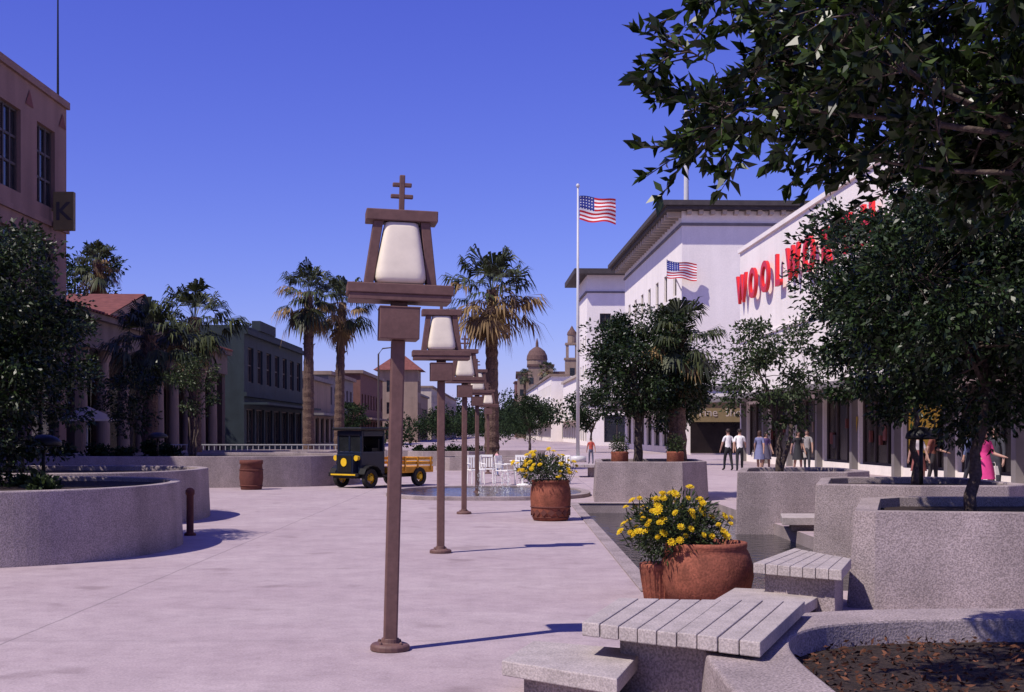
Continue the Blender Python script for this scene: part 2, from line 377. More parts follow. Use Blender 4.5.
# ------------------------------------------------------------------ planters
def loop_planter(name, pts, h, th=.16, soil=.10, taper=.03, zb=-.0, litter=False, matk='concrete'):
    c = Vector((sum(p[0] for p in pts)/len(pts), sum(p[1] for p in pts)/len(pts), 0))
    g = grp(name, (c.x, c.y, 0)); N = len(pts)
    P = [Vector((p[0]-c.x, p[1]-c.y, 0)) for p in pts]
    def inset(d):
        out = []
        for i in range(N):
            a = P[i]-P[i-1]; b = P[(i+1) % N]-P[i]; na = Vector((-a.y, a.x, 0)).normalized(); nb = Vector((-b.y, b.x, 0)).normalized()
            m_ = (na+nb); m_.normalize(); k = max(.4, m_.dot(na)); out.append(P[i]+m_*(d/k))
        return out
    ar = sum(P[i-1].x*P[i].y-P[i].x*P[i-1].y for i in range(N)); s = 1 if ar > 0 else -1
    o0 = P; o1 = inset(s*taper); i1 = inset(s*(taper+th)); i0 = inset(s*(taper+th+.01))
    mb = MB(); vs = []
    for i in range(N):
        vs += [(o0[i].x, o0[i].y, zb), (o1[i].x, o1[i].y, h), (i1[i].x, i1[i].y, h), (i0[i].x, i0[i].y, h-soil-.1)]
    fs = []
    for k in range(N):
        a = 4*k; b = 4*((k+1) % N); fs += [(a, b, b+1, a+1), (a+1, b+1, b+2, a+2), (a+2, b+2, b+3, a+3)]
    mb.add(vs, fs); obj('walls', mb, [matk], g, .018)
    sb = MB(); sb.add([(p.x, p.y, h-soil) for p in inset(s*(taper+th*.5))], [tuple(range(N))]); obj('soil', sb, ['soil'], g)
    return g
def chrect(x0, x1, y0, y1, c):
    return [(x0+c, y0), (x1-c, y0), (x1, y0+c), (x1, y1-c), (x1-c, y1), (x0+c, y1), (x0, y1-c), (x0, y0+c)]
def sell(cx, cy, rx, ry, e=3, n=110):
    o = []
    for k in range(n):
        th = 2*math.pi*(k+.5)/n; c, s = math.cos(th), math.sin(th)
        o.append((cx+rx*math.copysign(abs(c)**(2/e), c), cy+ry*math.copysign(abs(s)**(2/e), s)))
    return o
loop_planter('concrete_planter', [(1.88, 29.3), (3.9, 29.1), (4.6, 29.9), (4.7, 32.4), (4.3, 32.9), (2.4, 32.9), (2.05, 32.4)], .92, taper=.05)
loop_planter('concrete_planter', [(3.92, 22.5), (5.9, 22.4), (6.5, 23.1), (6.5, 25.2), (6.1, 25.6), (4.8, 25.6), (4.45, 25.1)], .90, taper=.04, zb=-.4)
loop_planter('concrete_planter', [(4.10, 17.5), (5.4, 16.9), (6.6, 16.9), (7.1, 17.4), (7.1, 20.0), (6.7, 20.4), (5.2, 20.4), (4.75, 19.9)], .89, taper=.05, zb=-.4)
loop_planter('concrete_planter', [(3.02, 11.68), (3.25, 11.5), (6.4, 10.9), (6.9, 11.4), (6.9, 14.0), (6.5, 14.4), (4.15, 14.4), (3.72, 14.0)], .88, taper=.10, th=.2, zb=-.4)
loop_planter('round_planter', sell(3.76, 6.4, 2.70, 2.78, 3.2), .34, th=.50, soil=.16, taper=.02)
loop_planter('round_planter', sell(-7.25, 17.6, 2.6, 2.8, 2.2), .90, th=.15, soil=.07, taper=.04)
loop_planter('round_planter', sell(-8.6, 23.6, 2.9, 2.6, 2.6), .92, th=.18, soil=.1, taper=.04)
loop_planter('round_planter', sell(-10.4, 40.2, 5.6, 3.6, 2.6), .90, th=.2, soil=.1, taper=.04)
loop_planter('concrete_planter', chrect(-15, -7.5, 52, 56, .8), .8, taper=.05)
loop_planter('concrete_planter', chrect(-5.0, -1.2, 60, 64, .8), .7, taper=.05)
loop_planter('concrete_planter', chrect(-3.2, .9, 53, 56.5, .6), .55, taper=.05)

rng = np.random.default_rng(5); n = 3600
C = np.stack([rng.uniform(1.7, 5.6, n), rng.uniform(4.2, 8.6, n), np.full(n, .185)+rng.random(n)*.035], 1)
D = rng.normal(size=(n, 3)); D[:, 2] *= .35
V, F = leaf_geo(C, D, .05*rng.uniform(.5, 1.4, len(C)), .02, rng)
npobj('leaf_litter', V, F, ['litter'])

# ------------------------------------------------------------------ benches
def bench(name, quad_, z, th, nsl, mk='slab', leg=.62):
    a, b, c, d = [Vector((*q, 0)) for q in quad_]
    cen = (a+b+c+d)/4; g = grp(name, cen); a, b, c, d = a-cen, b-cen, c-cen, d-cen
    s = MB()
    for i in range(nsl):
        gp = .022
        f0 = (i+gp)/nsl if nsl > 1 else 0; f1 = (i+1-gp)/nsl if nsl > 1 else 1
        e0 = random.uniform(-.008, .008); e1 = random.uniform(-.008, .008)
        q = [a.lerp(b, f0), a.lerp(b, f1), d.lerp(c, f1), d.lerp(c, f0)]
        ax = (q[0]-q[3]).normalized(); q = [q[0]+ax*e0, q[1]+ax*e0, q[2]-ax*e1, q[3]-ax*e1]
        jz = random.uniform(-.003, .003)
        vs = [(p.x, p.y, z-th+jz) for p in q]+[(p.x, p.y, z+jz) for p in q]
        s.add(vs, [(3, 2, 1, 0), (4, 5, 6, 7), (0, 1, 5, 4), (1, 2, 6, 5), (2, 3, 7, 6), (3, 0, 4, 7)])
    obj('slats', s, [mk], g, .007)
    l = MB(); q = [p*leg for p in (a, b, c, d)]
    vs = [(p.x, p.y, -.01) for p in q]+[(p.x, p.y, z-th-.004) for p in q]
    l.add(vs, [(3, 2, 1, 0), (4, 5, 6, 7), (0, 1, 5, 4), (1, 2, 6, 5), (2, 3, 7, 6), (3, 0, 4, 7)])
    obj('plinth', l, ['concrete'], g, .01)
    return g
bench('slatted_bench', [(.42, 7.75), (1.36, 7.0), (2.0, 8.72), (.74, 8.88)], .45, .085, 9, leg=.66)
bench('low_slab_bench', [(-.06, 7.62), (.58, 7.05), (.82, 8.0), (.14, 8.35)], .24, .09, 1, leg=.7)
bench('slatted_bench', [(2.10, 11.15), (2.72, 10.55), (3.05, 11.5), (2.78, 12.6)], .46, .09, 7, leg=.8)
bench('low_slab_bench', [(1.6, 10.45), (2.3, 10.2), (2.75, 11.2), (2.0, 11.5)], .20, .09, 1)
bench('low_slab_bench', [(1.6, 9.3), (2.25, 9.4), (2.6, 10.0), (1.7, 9.9)], .14, .08, 1)
bench('low_slab_bench', [(4.35, 20.6), (5.2, 20.6), (5.2, 21.7), (4.55, 21.7)], .22, .12, 1)
bench('slatted_bench', [(2.2, 45), (5.0, 45), (5.0, 46.5), (2.2, 46.5)], .45, .1, 8)

# ------------------------------------------------------------------ bell lamps
def lamp(loc, rz=0, tilt=0):
    g = grp('street_lamp', loc, rz); g.rotation_euler = (0, tilt, rz)
    b = MB(); b.lathe([(.145, 0), (.145, .035), (.13, .05), (.07, .055), (.065, .09)], 20)
    for k in range(4):
        th = math.pi/4+k*math.pi/2; b.lathe([(.014, .045), (.014, .065), (.005, .07)], 6, c=(.105*math.cos(th), .105*math.sin(th), 0))
    obj('base', b, ['steel'], g, .006)
    p = MB(); p.box(-.05, .05, -.05, .05, .05, 2.275); obj('post', p, ['steel'], g, .012)
    k = MB(); k.box(-.145, .145, -.145, .145, 2.275, 2.51); k.box(-.06, .06, -.06, .06, 2.51, 2.55); k.box(-.15, .15, -.15, .15, 2.5, 2.512); obj('junction_box', k, ['steel'], g, .008)
    f = MB()
    f.box(-.37, .37, -.16, .16, 2.55, 2.60); f.box(-.385, .385, -.17, .17, 2.60, 2.672)
    f.box(-.26, .26, -.12, .12, 3.134, 3.215)
    for s in (-1, 1):
        vs = []
        for z, xo, xi in ((2.672, .265, .195), (3.134, .205, .135)):
            for y0 in (-.10, .10):
                vs += [(s*xo, y0, z), (s*xi, y0, z)]
        f.add(vs, [(0, 1, 3, 2), (4, 5, 7, 6), (0, 1, 5, 4), (2, 3, 7, 6), (0, 2, 6, 4), (1, 3, 7, 5)])
    f.box(-.02, .02, -.02, .02, 3.215, 3.487); f.box(-.07, .07, -.018, .018, 3.40, 3.43); f.box(-.082, .082, -.018, .018, 3.315, 3.345)
    o = obj('frame', f, ['steel'], g, .006)
    bm = bmesh.new(); bm.from_mesh(o.data); bmesh.ops.recalc_face_normals(bm, faces=bm.faces); bm.to_mesh(o.data); bm.free()
    gl = MB()
    prof = [(.005, 2.674), (.150, 2.676), (.176, 2.69), (.186, 2.72), (.182, 2.77), (.165, 2.88), (.147, 2.99), (.130, 3.09), (.122, 3.122), (.105, 3.13), (.005, 3.132)]
    n = 40; vs = []
    for r, z in prof:
        for kk in range(n):
            th = 2*math.pi*kk/n; c, s = math.cos(th), math.sin(th)
            vs.append((r*math.copysign(abs(c)**.38, c), r*.85*math.copysign(abs(s)**.38, s), z))
    gl.add(vs, [(i*n+kk, i*n+(kk+1) % n, (i+1)*n+(kk+1) % n, (i+1)*n+kk) for i in range(len(prof)-1) for kk in range(n)])
    obj('bell_globe', gl, ['globe'], g, smooth=True)
lamp((-.895, 9.39, 0), R(9), R(1.5))
lamp((-.945, 16.93, 0), R(7), R(.2))
lamp((-.937, 24.98, 0), R(7), R(.3))
lamp((-.90, 33.0, 0), R(7), 0)
lamp((-.92, 49.0, 0), R(7), 0)

def mushroom(loc, h=1.0, r=.28):
    g = grp('mushroom_lamp', loc); b = MB()
    b.lathe([(.03, 0), (.03, h-.12)], 10); obj('stem', b, ['black'], g, smooth=True)
    c = MB(); c.lathe([(.03, h-.14), (r*.95, h-.13), (r, h-.11), (r*.93, h-.05), (r*.7, h), (r*.35, h+.035), (.01, h+.045)], 24); obj('cap', c, ['black'], g, smooth=True)
mushroom((-7.1, 19.4, .8), .72, .27); mushroom((-10.3, 37.2, .8), .75, .3)
mushroom((5.85, 18.3, .78), .85, .22); mushroom((5.45, 12.9, .78), .85, .24); mushroom((-8.6, 22.5, .8), .6, .22)

# ------------------------------------------------------------------ flower pots
def flowers(g, cx, cy, cz, rx, ry, rz, nl, nf, seed, fs=.045):
    rng = np.random.default_rng(seed)
    q = unit(rng.normal(size=(nl, 3)))*(rng.random((nl, 1))**.4)*np.array([rx, ry, rz])*rng.uniform(.75, 1.15, (nl, 1)); q[:, 2] = np.maximum(q[:, 2], -rz*.9)
    D = q+rng.normal(size=(nl, 3))*.15; D[:, 2] += .05
    V, F = leaf_geo(q+np.array([cx, cy, cz]), D, .07*rng.uniform(.6, 1.4, nl), .018, rng)
    npobj('leaves', V, F, ['leaf_lt'], g)
    b = MB(); st = MB()
    for i in range(nf):
        d = rng.normal(size=3); d[2] = abs(d[2])*1.0-.3; d[1] -= .25; d /= np.linalg.norm(d); ex_ = rng.uniform(.7, 1.35)
        c = Vector((cx+d[0]*rx*ex_, cy+d[1]*ry*rng.uniform(.85, 1.1), cz+d[2]*rz*rng.uniform(.8, 1.45)))
        nrm = Vector((d[0]*.6+rng.normal()*.3, d[1]*.6-.35+rng.normal()*.25, .8)).normalized()
        a = nrm.cross(Vector((0, 1, .1))).normalized(); e = nrm.cross(a); r = fs*rng.uniform(.65, 1.25)
        st.tube([c-nrm*.14+Vector((0, 0, -.06)), c-nrm*.004], [.004, .004], 4, cap=False)
        for layer in range(2):
            np_ = 11
            vs = []; fcs = []
            for k in range(np_):
                th = 2*math.pi*(k+.5*layer)/np_; w_ = .24
                rr = r*(1-.28*layer)
                p = [c+nrm*.004*layer, c+(a*math.cos(th-w_)+e*math.sin(th-w_))*rr*.72+nrm*(.008+.012*layer), c+(a*math.cos(th)+e*math.sin(th))*rr+nrm*.006, c+(a*math.cos(th+w_)+e*math.sin(th+w_))*rr*.72+nrm*(.008+.012*layer)]
                o = len(vs); vs += p; fcs.append((o, o+1, o+2, o+3))
            b.add(vs, fcs, 0)
        vs = [c+nrm*.014]+[c+(a*math.cos(k*math.pi/3)+e*math.sin(k*math.pi/3))*r*.25+nrm*.006 for k in range(6)]
        b.add(vs, [(0, 1+k, 1+(k+1) % 6) for k in range(6)], 1)
    obj('stems', st, ['leaf_lt'], g); obj('blooms', b, ['petal', 'flower_c'], g)

g = grp('potted_yellow_daisies', (1.83, 12.05, 0))
b = MB(); b.lathe([(.30, 0), (.36, .02), (.41, .12), (.435, .24), (.43, .36), (.40, .46), (.375, .51), (.385, .53), (.385, .565), (.35, .57), (.34, .50), (.01, .50)], 40, wob=.012); obj('pot', b, ['terra'], g, smooth=True)
b = MB()
b.lathe([(.13, 0), (.15, .02), (.175, .2), (.19, .30), (.20, .32), (.20, .35), (.17, .36), (.01, .33)], 30, c=(-.42, .12, 0)); obj('small_pot', b, ['terra'], g, smooth=True)
b = MB()
for k in range(22):
    th = 2*math.pi*k/22; b.tube([(-.42+math.cos(th)*.148, .12+math.sin(th)*.148, .02), (-.42+math.cos(th)*.176, .12+math.sin(th)*.176, .2), (-.42+math.cos(th)*.19, .12+math.sin(th)*.19, .3)], [.009]*3, 5)
obj('pot_ribs', b, ['terra'], g)
flowers(g, -.30, .05, .68, .44, .42, .32, 3200, 84, 11)
g = grp('potted_yellow_daisies', (.70, 23.2, 0))
b = MB(); b.lathe([(.28, 0), (.32, .02), (.335, .1), (.36, .25), (.37, .42), (.36, .58), (.33, .68), (.345, .69), (.345, .73), (.31, .735), (.3, .66), (.01, .66)], 36); obj('pot', b, ['terra'], g, smooth=True)
b = MB()
for k in range(16):
    th = 2*math.pi*k/16; M_ = Matrix.Rotation(th, 4, 'Z') @ Matrix.Translation((.337, 0, .15)) @ Matrix.Rotation(R(45), 4, 'X'); b.box(-.012, .022, -.045, .045, -.045, .045, M=M_)
b.lathe([(.36, .235), (.375, .25), (.36, .265)], 36, cap=False); b.lathe([(.335, .055), (.35, .065), (.335, .075)], 36, cap=False)
obj('pot_band', b, ['terra_dk'], g)
flowers(g, -.12, -.02, .92, .48, .42, .28, 2400, 60, 12, .05)

def barrel(loc, r, h, mk='terra'):
    g = grp('litter_bin', loc); b = MB(); b.lathe([(r*.85, 0), (r*.88, .02), (r, h*.4), (r*.98, h*.6), (r*.9, h*.85), (r*.98, h*.88), (r*.98, h), (r*.8, h), (r*.78, h*.8), (.01, h*.8)], 28); obj('body', b, [mk], g, smooth=True)
    c = MB(); [c.lathe([(r*k, h*z), (r*k+.015, h*z+.015), (r*k, h*z+.03)], 28, cap=False) for k, z in ((.93, .12), (.985, .65))]; obj('bands', c, ['terra_dk'], g)
barrel((-7.25, 35.6, 0), .33, .82, 'terra_dk')
g = grp('bollard_post', (-4.98, 19.8, 0)); b = MB(); b.lathe([(.09, 0), (.09, .03), (.055, .05), (.055, .62), (.07, .64), (.07, .70), (.04, .73), (.01, .74)], 18); obj('post', b, ['terra_dk'], g, smooth=True)
def shrubpot(loc, r, seed):
    g = grp('potted_shrub', loc); b = MB(); b.lathe([(r*.7, 0), (r, .1), (r, .3), (r*1.05, .33), (r*.9, .35), (.01, .3)], 24); obj('pot', b, ['terra'], g, smooth=True)
    rng = np.random.default_rng(seed); q = unit(rng.normal(size=(500, 3)))*np.array([r, r, r*1.1])*rng.uniform(.4, 1.2, (500, 1)); V, F = leaf_geo(q+np.array([0, 0, .5]), q+rng.normal(size=q.shape)*.2, .07, .025, rng); npobj('leaves', V, F, ['leaf_lt'], g)
shrubpot((2.5, 29.7, .80), .2, 1); shrubpot((3.8, 29.8, .80), .2, 2)

# ------------------------------------------------------------------ buildings
def facade(W, G, Fm, p0, u, n, width, h, wins, depth=.22, mull=(2, 2), z0=0, gi=0):
    xs_ = sorted(set([0, width]+[round(w[0], 3) for w in wins]+[round(w[1], 3) for w in wins])); zs = sorted(set([z0, h]+[round(w[2], 3) for w in wins]+[round(w[3], 3) for w in wins]))
    P = lambda a, z, d=0: p0+u*a-n*d+Vector((0, 0, z))
    for i in range(len(xs_)-1):
        for j in range(len(zs)-1):
            ca, cz = (xs_[i]+xs_[i+1])/2, (zs[j]+zs[j+1])/2
            if any(w[0] < ca < w[1] and w[2] < cz < w[3] for w in wins): continue
            W.quad(P(xs_[i], zs[j]), P(xs_[i+1], zs[j]), P(xs_[i+1], zs[j+1]), P(xs_[i], zs[j+1]))
    for w in wins:
        a0, a1, b0, b1 = w[:4]; mu = w[4] if len(w) > 4 else mull
        W.quad(P(a0, b0), P(a0, b0, depth), P(a0, b1, depth), P(a0, b1)); W.quad(P(a1, b0), P(a1, b0, depth), P(a1, b1, depth), P(a1, b1))
        W.quad(P(a0, b1), P(a0, b1, depth), P(a1, b1, depth), P(a1, b1)); W.quad(P(a0, b0), P(a0, b0, depth), P(a1, b0, depth), P(a1, b0))
        G.quad(P(a0, b0, depth), P(a1, b0, depth), P(a1, b1, depth), P(a0, b1, depth))
        t_ = .045
        for k in range(mu[0]+1):
            x = a0+t_+(a1-a0-2*t_)*k/mu[0]; Fm.obox(p0, u, n, x-t_, x+t_, -depth+.003, -depth+.07, b0, b1)
        for k in range(mu[1]+1):
            z = b0+t_+(b1-b0-2*t_)*k/mu[1]; Fm.obox(p0, u, n, a0+2*t_, a1-2*t_, -depth+.002, -depth+.06, z-t_, z+t_)

def building(name, p0, u, n, width, depth, h, wf, ws=(), wall='white', frame='frame', glass='glass', mull=(2, 2), extra=None):
    p0 = Vector((p0[0], p0[1], 0)); u = Vector((u[0], u[1], 0)).normalized(); n = Vector((n[0], n[1], 0)).normalized()
    g = grp(name, p0); o = Vector((0, 0, 0))
    W, G, Fm = MB(), MB(), MB()
    facade(W, G, Fm, o, u, n, width, h, list(wf), mull=mull)
    facade(W, G, Fm, o-n*depth, n, -u, depth, h, list(ws), mull=mull)
    q = lambda a, d, z: o+u*a-n*d+Vector((0, 0, z))
    W.quad(q(width, 0, 0), q(width, depth, 0), q(width, depth, h), q(width, 0, h)); W.quad(q(0, depth, 0), q(width, depth, 0), q(width, depth, h), q(0, depth, h))
    W.quad(q(0, 0, h), q(width, 0, h), q(width, depth, h), q(0, depth, h))
    obj('walls', W, [wall], g)
    if G.f: obj('window_glass', G, [glass], g)
    if Fm.f: obj('window_frames', Fm, [frame], g)
    if extra: extra(g, u, n)
    return g
O = Vector((0, 0, 0))
UL, NL = (0, 1), (1, 0)
UR = Vector((-.035, 1, 0)).normalized(); NR = Vector((-1, -.035, 0)).normalized()
def RP(Y): return (15.3-.035*Y, Y)

# left tall building
wf = []
for k in range(16):
    a = 1.0+k*3.5
    for z0_, z1_ in ((10.35, 13.4), (6.2, 9.0)): wf.append((a, a+1.9, z0_, z1_, (3, 3)))
    wf.append((a-.5, a+2.4, .6, 3.4, (2, 1)))
wf = [w for w in wf if w[1] < 56.5]
def ex(g, u, n):
    b = MB(); b.obox(O, u, n, -.1, 56.8, 0, .12, 14.62, 14.9); b.obox(O, u, n, -.1, 56.8, 0, .1, 9.6, 9.8); b.obox(O, u, n, 0, 56.7, 0, .12, 4.3, 4.6); obj('cornice', b, ['pink'], g)
    r = MB()
    for k in range(16):
        a = 1.0+k*3.5+2.7; r.add([O+u*(a-.4)+n*.03+Vector((0, 0, 13.75)), O+u*(a+.4)+n*.03+Vector((0, 0, 13.75)), O+u*a+n*.03+Vector((0, 0, 14.35))], [(0, 1, 2)])
    obj('ornament', r, ['rust'], g)
    w = MB(); w.tube([O+u*56.3-n*.2+Vector((0, 0, 14.9)), O+u*56.3-n*.2+Vector((0, 0, 21))], [.05, .02], 6); obj('antenna', w, ['black'], g)
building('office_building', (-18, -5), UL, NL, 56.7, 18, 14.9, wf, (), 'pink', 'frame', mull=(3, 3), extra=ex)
sg = grp('shop_sign', (-17.95, 49.9, 0)); b = MB(); b.box(.0, .12, -.04, .04, 10.2, 10.3); b.box(.1, .9, -.13, .13, 9.45, 10.95); obj('board', b, ['goldsign'], sg, .02)
def textobj(s, loc, rot, size, mk, parent, ext=.04, off=0, al='CENTER'):
    c = bpy.data.curves.new('lettering', 'FONT'); c.body = s; c.size = size; c.extrude = ext; c.offset = off; c.align_x = al
    o = bpy.data.objects.new('lettering', c); scene.collection.objects.link(o); c.materials.append(MT[mk]); o.location = loc; o.rotation_euler = rot; o.parent = parent; return o
textobj('K', (.5, -.135, 9.85), (R(90), 0, 0), 1.0, 'darkroof', sg, .01, .015)

# colonnade building
g = grp('colonnaded_building', (-18, 52.7, 0)); u = Vector((0, 1, 0)); n = Vector((1, 0, 0))
b = MB(); b.obox(O, u, n, 0, 27.6, -16, -3.2, 0, 6.1); b.obox(O, u, n, 0, .8, -3.2, 0, 0, 5.2); b.obox(O, u, n, 26.8, 27.6, -3.2, 0, 0, 5.2); obj('walls', b, ['plaster_dk'], g)
b = MB(); b.obox(O, u, n, -.1, 27.7, -3.25, .12, 5.2, 6.4); b.obox(O, u, n, -.25, 27.85, -3.3, .4, 6.4, 6.65); obj('entablature', b, ['stone_dk'], g)
b = MB()
for k in range(9):
    a = 1.9+k*3.0; b.lathe([(.36, .25), (.36, .4), (.30, .45), (.29, 2), (.25, 4.7), (.3, 4.8), (.36, 5.0), (.36, 5.2)], 20, c=(-.4, a, 0)); b.box(-.8, 0, a-.4, a+.4, 0, .25)
obj('columns', b, ['tan'], g, smooth=False)
b = MB()
for k in range(8):
    a = 3.4+k*3.0; b.obox(O, u, n, a-1, a+1, -3.2, -3.12, .1, 4.2)
obj('doors', b, ['glass2'], g)
b = MB()
b.add([(.5, -.3, 6.65), (.5, 27.9, 6.65), (-3.8, 26, 7.7), (-3.8, 2, 7.7), (-16, 27.9, 6.65), (-16, -.3, 6.65), (-8, 26, 7.7), (-8, 2, 7.7)], [(0, 1, 2, 3), (2, 1, 4, 6), (0, 3, 7, 5), (3, 2, 6, 7), (4, 5, 7, 6)])
for k in range(70): a = -.2+k*.4; b.tube([(.52, a, 6.68), (-3.8, 2+(a+.2)/28*24, 7.73)], [.06, .06], 5)
obj('tile_roof', b, ['tile'], g)
b = MB()
b.add([(.45, 3, 6.66), (.45, 13, 6.66), (.45, 8, 8.0), (-3, 3, 6.66), (-3, 13, 6.66), (-3, 8, 8.0)], [(0, 1, 2), (0, 2, 5, 3), (1, 4, 5, 2)]); obj('pediment', b, ['tan'], g)
b = MB(); b.add([(.6, 2.6, 6.66), (.6, 8, 8.15), (-3, 8, 8.15), (-3, 2.6, 6.66), (.6, 13.4, 6.66), (-3, 13.4, 6.66)], [(0, 1, 2, 3), (1, 4, 5, 2)]); obj('pediment_tiles', b, ['tile'], g)

# green two-storey building
wf = []
for k in range(7): a = 1.2+k*3.3; wf += [(a, a+1.9, 5.0, 7.4), (a-.4, a+2.4, .5, 3.2, (2, 1))]
ws = [(2+k*3, 3.4+k*3, 5.2, 7.0) for k in range(4)]
def ex(g, u, n):
    b = MB(); b.obox(O, u, n, -.2, 24.2, 0, .3, 8.2, 8.5); b.obox(O, u, n, -.15, 24.1, 0, .2, 4.0, 4.3); b.obox(O, u, n, 0, 24, .002, 1.6, 3.45, 3.6)
    b.obox(O, u, n, 5, 11, -.5, .1, 8.8, 9.5)
    obj('cornice', b, ['teal'], g)
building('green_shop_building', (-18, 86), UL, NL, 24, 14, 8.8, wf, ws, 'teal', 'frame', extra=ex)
def simplewins(w, h, fl, pitch=3.2, ww=1.5, gh=3.2):
    o = []; k = 0
    while 1+k*pitch+ww < w-.5:
        a = 1+k*pitch; o.append((a, a+ww+.8, .5, gh-.3, (2, 1)))
        for f in range(fl):
            z = gh+1.2+f*3.4
            if z+1.8 < h-.5: o.append((a+.2, a+.2+ww, z, z+1.8))
        k += 1
    return [q for q in o if q[1] < w-.2]
def cap(wd, h, mk, o_=.35, t_=.35):
    def ex(g, u, n):
        b = MB(); b.obox(O, u, n, -o_, wd+o_, -3, o_, h-.02, h+t_); b.obox(O, u, n, -.05, wd+.05, .002, 1.4, 3.1, 3.3); obj('cornice', b, [mk], g)
    return ex
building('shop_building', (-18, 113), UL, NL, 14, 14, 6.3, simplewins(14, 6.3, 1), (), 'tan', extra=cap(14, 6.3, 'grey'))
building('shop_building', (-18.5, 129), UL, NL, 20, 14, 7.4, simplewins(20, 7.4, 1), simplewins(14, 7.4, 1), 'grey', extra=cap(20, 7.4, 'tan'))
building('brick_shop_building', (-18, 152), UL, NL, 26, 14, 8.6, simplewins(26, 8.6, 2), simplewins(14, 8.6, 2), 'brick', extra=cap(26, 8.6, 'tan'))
def ex(g, u, n):
    b = MB(); b.add([(.8, -.8, 11.2), (.8, 7.8, 11.2), (-6.8, 7.8, 11.2), (-6.8, -.8, 11.2), (-3, 3.5, 14.2)], [(0, 1, 4), (1, 2, 4), (2, 3, 4), (3, 0, 4), (3, 2, 1, 0)]); obj('tile_roof', b, ['tile'], g)
building('tile_roofed_tower', (-14.6, 198), UL, NL, 7, 6, 11.2, simplewins(7, 11.2, 2), simplewins(6, 11.2, 2), 'tan', extra=ex)
building('shop_building', (-17.5, 206), UL, NL, 60, 14, 8.5, simplewins(60, 8.5, 1), simplewins(14, 8.5, 1), 'tan', extra=cap(60, 8.5, 'grey'))
building('shop_building', (-17, 270), UL, NL, 120, 14, 11, simplewins(120, 11, 2, 5), (), 'cream', extra=cap(120, 11, 'tan'))

# variety store (right)
def ex(g, u, n):
    b = MB(); b.obox(O, u, n, 0, 56.8, 0.002, 1.7, 3.25, 3.5); obj('canopy', b, ['grey'], g)
    b = MB(); b.obox(O, u, n, -.1, 56.9, 0.0, .12, 11.6, 11.82); b.obox(O, u, n, 0, 56.8, .0, .08, 6.6, 6.75); obj('parapet_trim', b, ['white'], g)
    b = MB()
    for k in range(12): b.obox(O, u, n, .15+k*5, .45+k*5, .003, .25, 0, 3.25)
    obj('piers', b, ['grey'], g)
    y = MB()
    for a, w, z0_, z1_ in ((26.0, 3.2, .9, 2.6), (14.0, .8, .8, 2.0), (35, .9, .8, 2.2)):
        y.add([O+u*a+n*.06+Vector((0, 0, z1_)), O+u*(a+w)+n*.06+Vector((0, 0, z1_)), O+u*(a+w)+n*.06+Vector((0, 0, z0_)), O+u*(a+w*.35)+n*.06+Vector((0, 0, z0_))], [(0, 1, 2, 3)])
    obj('window_drapes', y, ['yellow'], g)
    d = MB(); rr = random.Random(4)
    for k in range(46):
        a = rr.uniform(1, 50); z = rr.uniform(.8, 2.0); d.obox(O, u, n, a, a+rr.uniform(.15, .4), -.2, -.1, z-.2, z+rr.uniform(.1, .4), rr.randrange(3))
    obj('window_display', d, ['rust', 'tan', 'darkroof'], g)
wf = [(.6+k*5, 5.0+k*5, .35, 3.1, (3, 1)) for k in range(11)]
building('variety_store', RP(15), UR, NR, 56.8, 25, 11.8, wf, (), 'white', glass='glass2', extra=ex)
sgn = grp('store_sign', (*RP(70.9), 0))
rot = math.atan2(-UR.y, -UR.x)
for k, ch in enumerate('WOOLWORTH'):
    L = -UR*(.9+k*2.75)+NR*.28; textobj(ch, (L.x, L.y, 8.70), (R(90), 0, rot), 2.15, 'redsign', sgn, .08, .045)

def usflag(parent, o3, w_, h_, side=Vector((1, 0, 0)), seed=0):
    nx, nz = 39, 26; b = MB(); wv = Vector((0, 1, 0))
    def fp(i, j):
        s = i/nx; return o3+side*(w_*s*.97)+wv*(.16*math.sin(s*7+seed)*(s**.5)+.03*math.sin(j*.4))+Vector((0, 0, -h_*j/nz-.2*s+.05*math.sin(s*8+j*.08+seed)))
    b.v = [tuple(fp(i, j)) for j in range(nz+1) for i in range(nx+1)]
    for j in range(nz):
        for i in range(nx):
            b.f.append((j*(nx+1)+i, j*(nx+1)+i+1, (j+1)*(nx+1)+i+1, (j+1)*(nx+1)+i)); st = j//2
            if i < 16 and st < 7: mi = 1 if (i % 3 == 1 and j % 3 == 1) else 2
            else: mi = 0 if st % 2 == 0 else 1
            b.m.append(mi)
    obj('flag', b, ['red', 'fwhite', 'blue'], parent, smooth=True)

